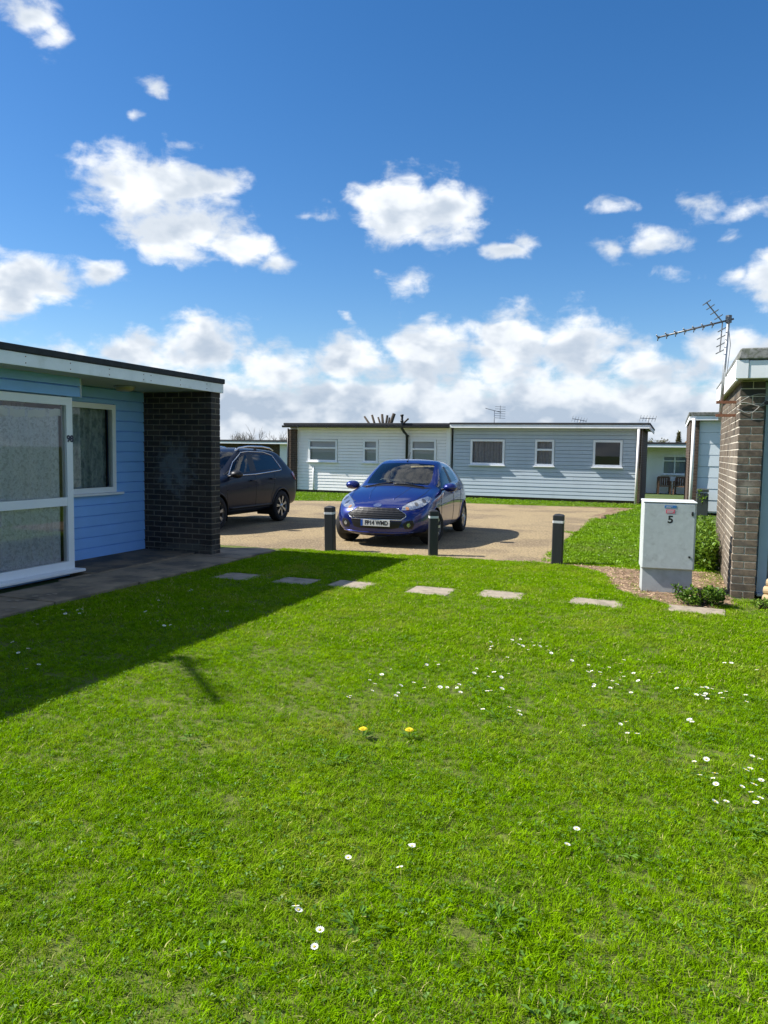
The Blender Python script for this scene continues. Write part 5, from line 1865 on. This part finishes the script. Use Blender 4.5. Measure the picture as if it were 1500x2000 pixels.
def tuft(seed, n, rad, h0, h1, w_, mat, lean=1.0, straw=0.0, clover=0):
    r = random.Random(seed)
    m_ = MB()
    for k in range(n):
        a, q = r.uniform(0, 6.283), rad * math.sqrt(r.random())
        p = Vector((q * math.cos(a), q * math.sin(a), -.004))
        h = r.uniform(h0, h1)
        t = r.uniform(0, 6.283)
        ld = Vector((math.cos(t), math.sin(t), 0))
        s = Vector((-math.sin(t + r.uniform(-.7, .7)), math.cos(t), 0)).normalized()
        l1, l2 = r.uniform(.05, lean * .5), r.uniform(.2, lean * 1.4)
        p1 = p + Vector((0, 0, h * .55)) + ld * h * l1
        p2 = p + Vector((0, 0, h * r.uniform(.8, 1.0))) + ld * h * l2
        w = w_ * r.uniform(.7, 1.3)
        m_.add([p - s * w / 2, p + s * w / 2, p1 + s * w * .45, p1 - s * w * .45, p2], [(0, 1, 2, 3), (3, 2, 4)], 1 if r.random() < straw else 0)
    for k in range(clover):
        a, q = r.uniform(0, 6.283), rad * 1.3 * math.sqrt(r.random())
        leaf(m_, (q * math.cos(a), q * math.sin(a), r.uniform(.010, .024)), (math.cos(a), math.sin(a), r.uniform(-.1, .4)), (0, 0, 1), r.uniform(.010, .018), r.uniform(.008, .013), 2)
    me = m_.mesh('grass_tuft', [mat, 'straw', 'clover'], None, fix=False)
    return bpy.data.objects.new('grass_tuft', me)


def scatter(o, srcs, smin, smax, seed):
    ng = bpy.data.node_groups.new('scatter', 'GeometryNodeTree')
    ng.interface.new_socket('Geometry', in_out='INPUT', socket_type='NodeSocketGeometry')
    ng.interface.new_socket('Geometry', in_out='OUTPUT', socket_type='NodeSocketGeometry')
    nn, ll = ng.nodes, ng.links
    gi, go = nn.new('NodeGroupInput'), nn.new('NodeGroupOutput')
    ds = nn.new('GeometryNodeDistributePointsOnFaces')
    ds.inputs['Seed'].default_value = seed
    at = nn.new('GeometryNodeInputNamedAttribute')
    at.data_type = 'FLOAT'
    at.inputs['Name'].default_value = 'dens'
    ll.new(gi.outputs[0], ds.inputs['Mesh'])
    ll.new([s for s in at.outputs if s.enabled][0], ds.inputs['Density'])
    gti = nn.new('GeometryNodeGeometryToInstance')
    for s in srcs:
        oi = nn.new('GeometryNodeObjectInfo')
        oi.inputs['Object'].default_value = s
        ll.new(oi.outputs['Geometry'], gti.inputs[0])
    ip = nn.new('GeometryNodeInstanceOnPoints')
    ll.new(ds.outputs['Points'], ip.inputs['Points'])
    ll.new(gti.outputs[0], ip.inputs['Instance'])
    ip.inputs['Pick Instance'].default_value = True
    rv = nn.new('FunctionNodeRandomValue')
    rv.data_type = 'FLOAT_VECTOR'
    rv.inputs[0].default_value = (-.14, -.14, 0)
    rv.inputs[1].default_value = (.14, .14, 6.283)
    ll.new(rv.outputs[0], ip.inputs['Rotation'])
    rs = nn.new('FunctionNodeRandomValue')
    rs.data_type = 'FLOAT'
    rs.inputs[2].default_value = smin
    rs.inputs[3].default_value = smax
    ah = nn.new('GeometryNodeInputNamedAttribute')
    ah.data_type = 'FLOAT'
    ah.inputs['Name'].default_value = 'hs'
    mu = nn.new('ShaderNodeMath')
    mu.operation = 'MULTIPLY'
    ll.new([s for s in ah.outputs if s.enabled][0], mu.inputs[0])
    ll.new(rs.outputs[1], mu.inputs[1])
    ll.new(mu.outputs[0], ip.inputs['Scale'])
    ll.new(ip.outputs[0], go.inputs[0])
    md = o.modifiers.new('scatter', 'NODES')
    md.node_group = ng


near = [tuft(100 + k, 16, .028, .009, .024 + .009 * (k == 2), .0032, 'grass_blade', straw=(.0, .0, .0, .02, .01, .07, .0, .01)[k], clover=(0, 0, 0, 0, 3, 0, 0, 0)[k]) for k in range(8)]
mid = [tuft(200 + k, 16, .042, .012, .031, .0046, 'grass_blade', straw=(.0, .03, .12, .02, .05)[k]) for k in range(5)]
farT = [tuft(300 + k, 24, .10, .016, .038, .010, 'grass_far') for k in range(4)]
gA = turf('lawn_grass', -6.0, 3.0, -.6, 5.8, .1, lambda d: 1800 if d < 4.2 else 1250, 'short mown lawn in the foreground')
scatter(gA, near, .75, 1.25, 3)
gB = turf('lawn_grass', -6.0, 4.0, 5.8, 11.8, .1, lambda d: 780, 'short mown lawn between the path and the stepping stones')
scatter(gB, mid, .75, 1.25, 4)
gC = turf('lawn_grass', -24, 4.0, 11.8, 32, .2, lambda d: 210 if d < 20 else 70, 'rough grass around and beyond the car park')
scatter(gC, farT, .7, 1.3, 5)
under = MB()
under.add([(-5.98, -3, -.004), (9, -3, -.004), (9, 11.9, -.004), (-5.98, 11.9, -.004)], [(0, 1, 2, 3)])
tag(under.build('lawn', 'soil', None), 'soil and thatch under the front lawn', None, None, 'structure')

# loose wood chips and pebbles
r = random.Random(61)
m_ = MB()
k = 0
while k < 1500:
    x, y = r.uniform(-1.5, .72), r.uniform(8.8, 11.8)
    if not inside(CHIPS, x, y):
        continue
    a, l_, w_ = r.uniform(0, 3.14), r.uniform(.012, .035), r.uniform(.005, .012)
    c, s = math.cos(a), math.sin(a)
    z = .005 + r.random() * .012
    tl = r.uniform(-.006, .006)
    m_.add([(x + c * l_ / 2 - s * w_ / 2, y + s * l_ / 2 + c * w_ / 2, z + tl), (x - c * l_ / 2 - s * w_ / 2, y - s * l_ / 2 + c * w_ / 2, z - tl),
            (x - c * l_ / 2 + s * w_ / 2, y - s * l_ / 2 - c * w_ / 2, z - tl + .004), (x + c * l_ / 2 + s * w_ / 2, y + s * l_ / 2 - c * w_ / 2, z + tl + .004)], [(0, 1, 2, 3)], r.randint(0, 1))
    k += 1
tag(m_.build('wood_chips', ['wood_chip', 'chip_ground'], None, fix=False), 'scattered pale wood chips around the cabinet', 'chips', None, 'stuff')
m_ = MB()
k = 0
while k < 4200:
    x = r.uniform(-9.5, -1.5)
    y = 11.2 + abs(r.gauss(0, 1)) * 2.6
    if not inside(LOT, x, y):
        continue
    q = r.uniform(.006, .015)
    hh = q * r.uniform(.5, .9)
    m_.add([(x - q, y, .004), (x, y - q * .8, .004), (x + q, y, .004), (x, y + q * .8, .004), (x, y, .004 + hh)], [(0, 1, 4), (1, 2, 4), (2, 3, 4), (3, 0, 4)])
    k += 1
tag(m_.build('loose_gravel', 'pebble', None, smooth=True, fix=False), 'loose pale pebbles lying on the car park', 'gravel', None, 'stuff')
rk = MB()
rk.lathe([(.0, .10), (.05, .09), (.10, .05), (.12, 0)], 7, 'Z', (-1.62, 20.2, 0))
tag(rk.build('stone_block', 'chip_ground', None), 'small brown stone at the edge of the car park by the grass', 'stone')

# ================================================================== daisies and dandelions
def daisy_mesh(seed, h, rad):
    r = random.Random(seed)
    m_ = MB()
    top = Vector((r.uniform(-.006, .006), r.uniform(-.006, .006), h))
    m_.tube([(0, 0, 0), (top.x * .4, top.y * .4, h * .5), top], .0012, 4, mi=2)
    n = 14
    tilt = Matrix.Rotation(r.uniform(-.35, .35), 3, 'X') @ Matrix.Rotation(r.uniform(-.35, .35), 3, 'Y')
    for k in range(n):
        a = 2 * math.pi * k / n
        pts = []
        for (q, da, z) in ((.30, -.10, 0), (.75, -.19, .002), (1.0, 0, .003), (.75, .19, .002), (.30, .10, 0)):
            pts.append(top + tilt @ Vector((rad * q * math.cos(a + da), rad * q * math.sin(a + da), z)))
        m_.add(pts, [(0, 1, 2, 3, 4)], 0)
    cr_ = [top + tilt @ Vector((rad * .27 * math.cos(6.283 * k / 8), rad * .27 * math.sin(6.283 * k / 8), .002)) for k in range(8)] + [top + tilt @ Vector((0, 0, .006))]
    m_.add(cr_, [(k, (k + 1) % 8, 8) for k in range(8)], 1)
    return m_.mesh('daisy', ['petal', 'petal_yellow', 'clover'], None, fix=False)


DM = [daisy_mesh(k, .045 + .004 * (k % 4), .0140 + .0014 * (k % 3)) for k in range(8)]
DAISY = """-1.88,5.21;-1.89,5.08;-1.97,5.01;-1.91,4.88;-1.86,4.85;-1.90,4.48;-1.90,4.50;-1.81,4.66;-1.64,4.72;-1.63,4.64;-1.67,4.85;-1.60,4.92;-1.52,4.91;-1.42,4.93;-1.36,4.92;-1.31,4.97;-1.26,4.90;-1.32,5.07;-1.23,5.00;-1.10,4.97;-1.08,5.02;-1.02,5.06;-1.29,5.47;-1.28,5.31;-1.18,5.35;-1.16,5.45;-1.07,5.31;-1.04,5.40;-1.38,6.31;-1.34,6.18;-1.33,6.07;-1.24,5.92;-1.15,5.90;-1.22,6.45;-1.19,6.40;-1.16,6.48;-1.15,6.35;-1.10,6.27;-1.04,6.18;-1.05,6.43;-1.02,6.34;-0.99,6.44;-0.96,6.31;-0.91,6.34;-0.88,6.25;-0.85,6.14;-1.05,4.61;-0.89,4.68;-0.83,4.68;-0.81,4.61;-1.66,5.42;-1.58,5.43;-1.63,5.54;-0.67,6.00;-0.53,5.91;-0.49,5.71;-0.44,5.79;-0.43,5.68;-0.43,5.86;-0.38,5.90;-0.34,6.08;-0.31,6.06;-0.29,6.17;-0.52,5.69;-0.44,5.42;-0.44,5.35;-0.37,5.54;-0.33,5.51;-0.30,5.52;-0.28,5.61;-0.33,5.38;-0.29,5.79;-0.27,5.72;-0.20,5.82;-0.16,5.61;-0.20,5.30;-0.18,6.23;-0.07,5.86;-0.03,5.89;-0.15,5.06;-0.43,4.57;-0.22,4.66;-0.20,4.70;-0.18,4.51;-0.12,4.56;0.09,5.55;0.25,5.65;0.28,5.64;0.32,5.68;0.22,5.48;0.24,5.46;0.26,5.44;0.27,5.54;0.30,5.49;0.28,5.37;0.37,5.54;0.40,5.63;0.37,5.48;0.43,5.50;0.52,5.56;0.52,5.45;0.16,4.93;0.17,4.85;0.66,6.27;0.44,6.42;0.50,6.45;0.24,4.28;0.17,4.23;0.20,4.09;0.27,4.11;0.25,4.04;0.26,3.96;0.47,4.45;0.50,4.43;0.41,4.21;0.44,4.23;0.38,4.00;0.44,4.04;0.48,4.10;0.42,3.94;0.43,3.85;0.45,3.91;0.25,3.78;0.30,3.77;-5.56,5.88;-5.40,5.74;-5.39,5.90;-5.38,5.94;-5.29,5.82;-5.27,5.83;-5.32,5.39;-5.27,5.27;-5.55,5.51;-4.96,4.69;-4.71,4.61;-4.66,4.46;-4.29,4.30;-4.30,4.18;-4.75,6.11;-4.35,5.77;-4.21,5.76;-4.22,5.68;-4.99,6.64;-4.31,6.43;-4.04,6.44;-5.02,7.23;-5.02,7.27;-0.92,2.85;-0.93,2.89;-0.92,2.70;-1.03,2.22;-1.02,2.14;-1.13,2.69;-1.16,2.31;-1.18,2.31;-0.32,3.25;-0.34,3.13;-0.99,15.29;-0.86,14.79;-0.81,16.43;-0.56,14.17;-0.95,13.57;-1.03,12.46;-0.57,12.69;-1.12,18.11;-1.03,18.44"""
PATCH = ((53, 'white daisy in the broad patch in the middle of the lawn', 'daisies in the middle patch'),
         (85, 'white daisy in the drift between the middle of the lawn and the right edge', 'daisies in the right-centre drift'),
         (106, 'white daisy in the tight cluster towards the right edge below the cabinet', 'daisies in the cluster below the cabinet'),
         (124, 'large white daisy in the near group at the right edge of the lawn', 'daisies in the near right group'),
         (147, 'white daisy in the shaded grass beside the concrete path', 'daisies in the shade'),
         (157, 'lone white daisy in the nearest grass at the bottom of the lawn', 'scattered foreground daisies'),
         (999, 'white daisy in the rough grass left of the grey cabinet', 'daisies beside the car park'))
r = random.Random(15)
for i, q in enumerate(DAISY.split(';')):
    x, y = (float(v) for v in q.split(','))
    lab, gr_ = next((b, c) for a, b, c in PATCH if i < a)
    o = link('daisy', DM[i % 8], None, (x, y, 0))
    o.rotation_euler.z = r.uniform(0, 6.28)
    sc_ = r.uniform(.85, 1.2)
    o.scale = (sc_, sc_, r.uniform(.85, 1.1))
    tag(o, lab, 'daisy', gr_)
for (x, y, lab) in ((-1.60, 3.99, 'yellow dandelion in the middle of the lawn, the left of two'), (-1.35, 4.08, 'yellow dandelion in the middle of the lawn, the right of two')):
    t = thing('dandelion', (x, y, 0), lab, 'dandelion', 'dandelions')
    m_ = MB()
    for ring in range(4):
        n = 20 - ring * 4
        for k in range(n):
            a = 6.283 * k / n + ring * .3
            rr = .026 * (1 - ring * .2)
            c, s = math.cos(a), math.sin(a)
            z = .052 + .004 * ring
            m_.add([(x + c * .004, y + s * .004, z), (x + rr * math.cos(a - .12), y + rr * math.sin(a - .12), z + .003), (x + rr * math.cos(a + .12), y + rr * math.sin(a + .12), z + .003)], [(0, 1, 2)])
    m_.build('flower', 'petal_yellow', t, fix=False)
    MB().tube([(x, y, 0), (x, y, .053)], .002, 5).build('stem', 'clover', t)
    m_ = MB()
    for k in range(7):
        a = r.uniform(0, 6.283)
        leaf(m_, (x, y, .012), (math.cos(a), math.sin(a), .35), (0, 0, 1), .075, .020)
    m_.build('leaf_rosette', 'clover', t, fix=False)
# broad-leaved weeds in the turf
WEEDS = ((-1.62, 3.6), (-.95, 2.35), (-.25, 2.12), (-.50, 2.55), (-1.85, 2.6), (-.95, 4.6), (-.15, 3.2), (.35, 3.6), (-2.45, 3.55), (-1.2, 5.1), (-.3, 4.9), (-2.1, 6.2), (-.6, 6.3), (.2, 5.6))
for i, (x, y) in enumerate(WEEDS):
    m_ = MB()
    for k in range(26):
        a, q = r.uniform(0, 6.283), .075 * r.random() ** .5
        leaf(m_, (q * math.cos(a), q * math.sin(a), r.uniform(.012, .034)), (math.cos(a), math.sin(a), r.uniform(-.1, .5)), (0, 0, 1), r.uniform(.022, .042), r.uniform(.012, .02))
    o = link('lawn_weed', m_.mesh('lawn_weed', 'clover', None, fix=False), None, (x, y, 0))
    tag(o, 'small broad-leaved weed growing flat among the lawn grass', 'weed', 'weeds in the lawn')
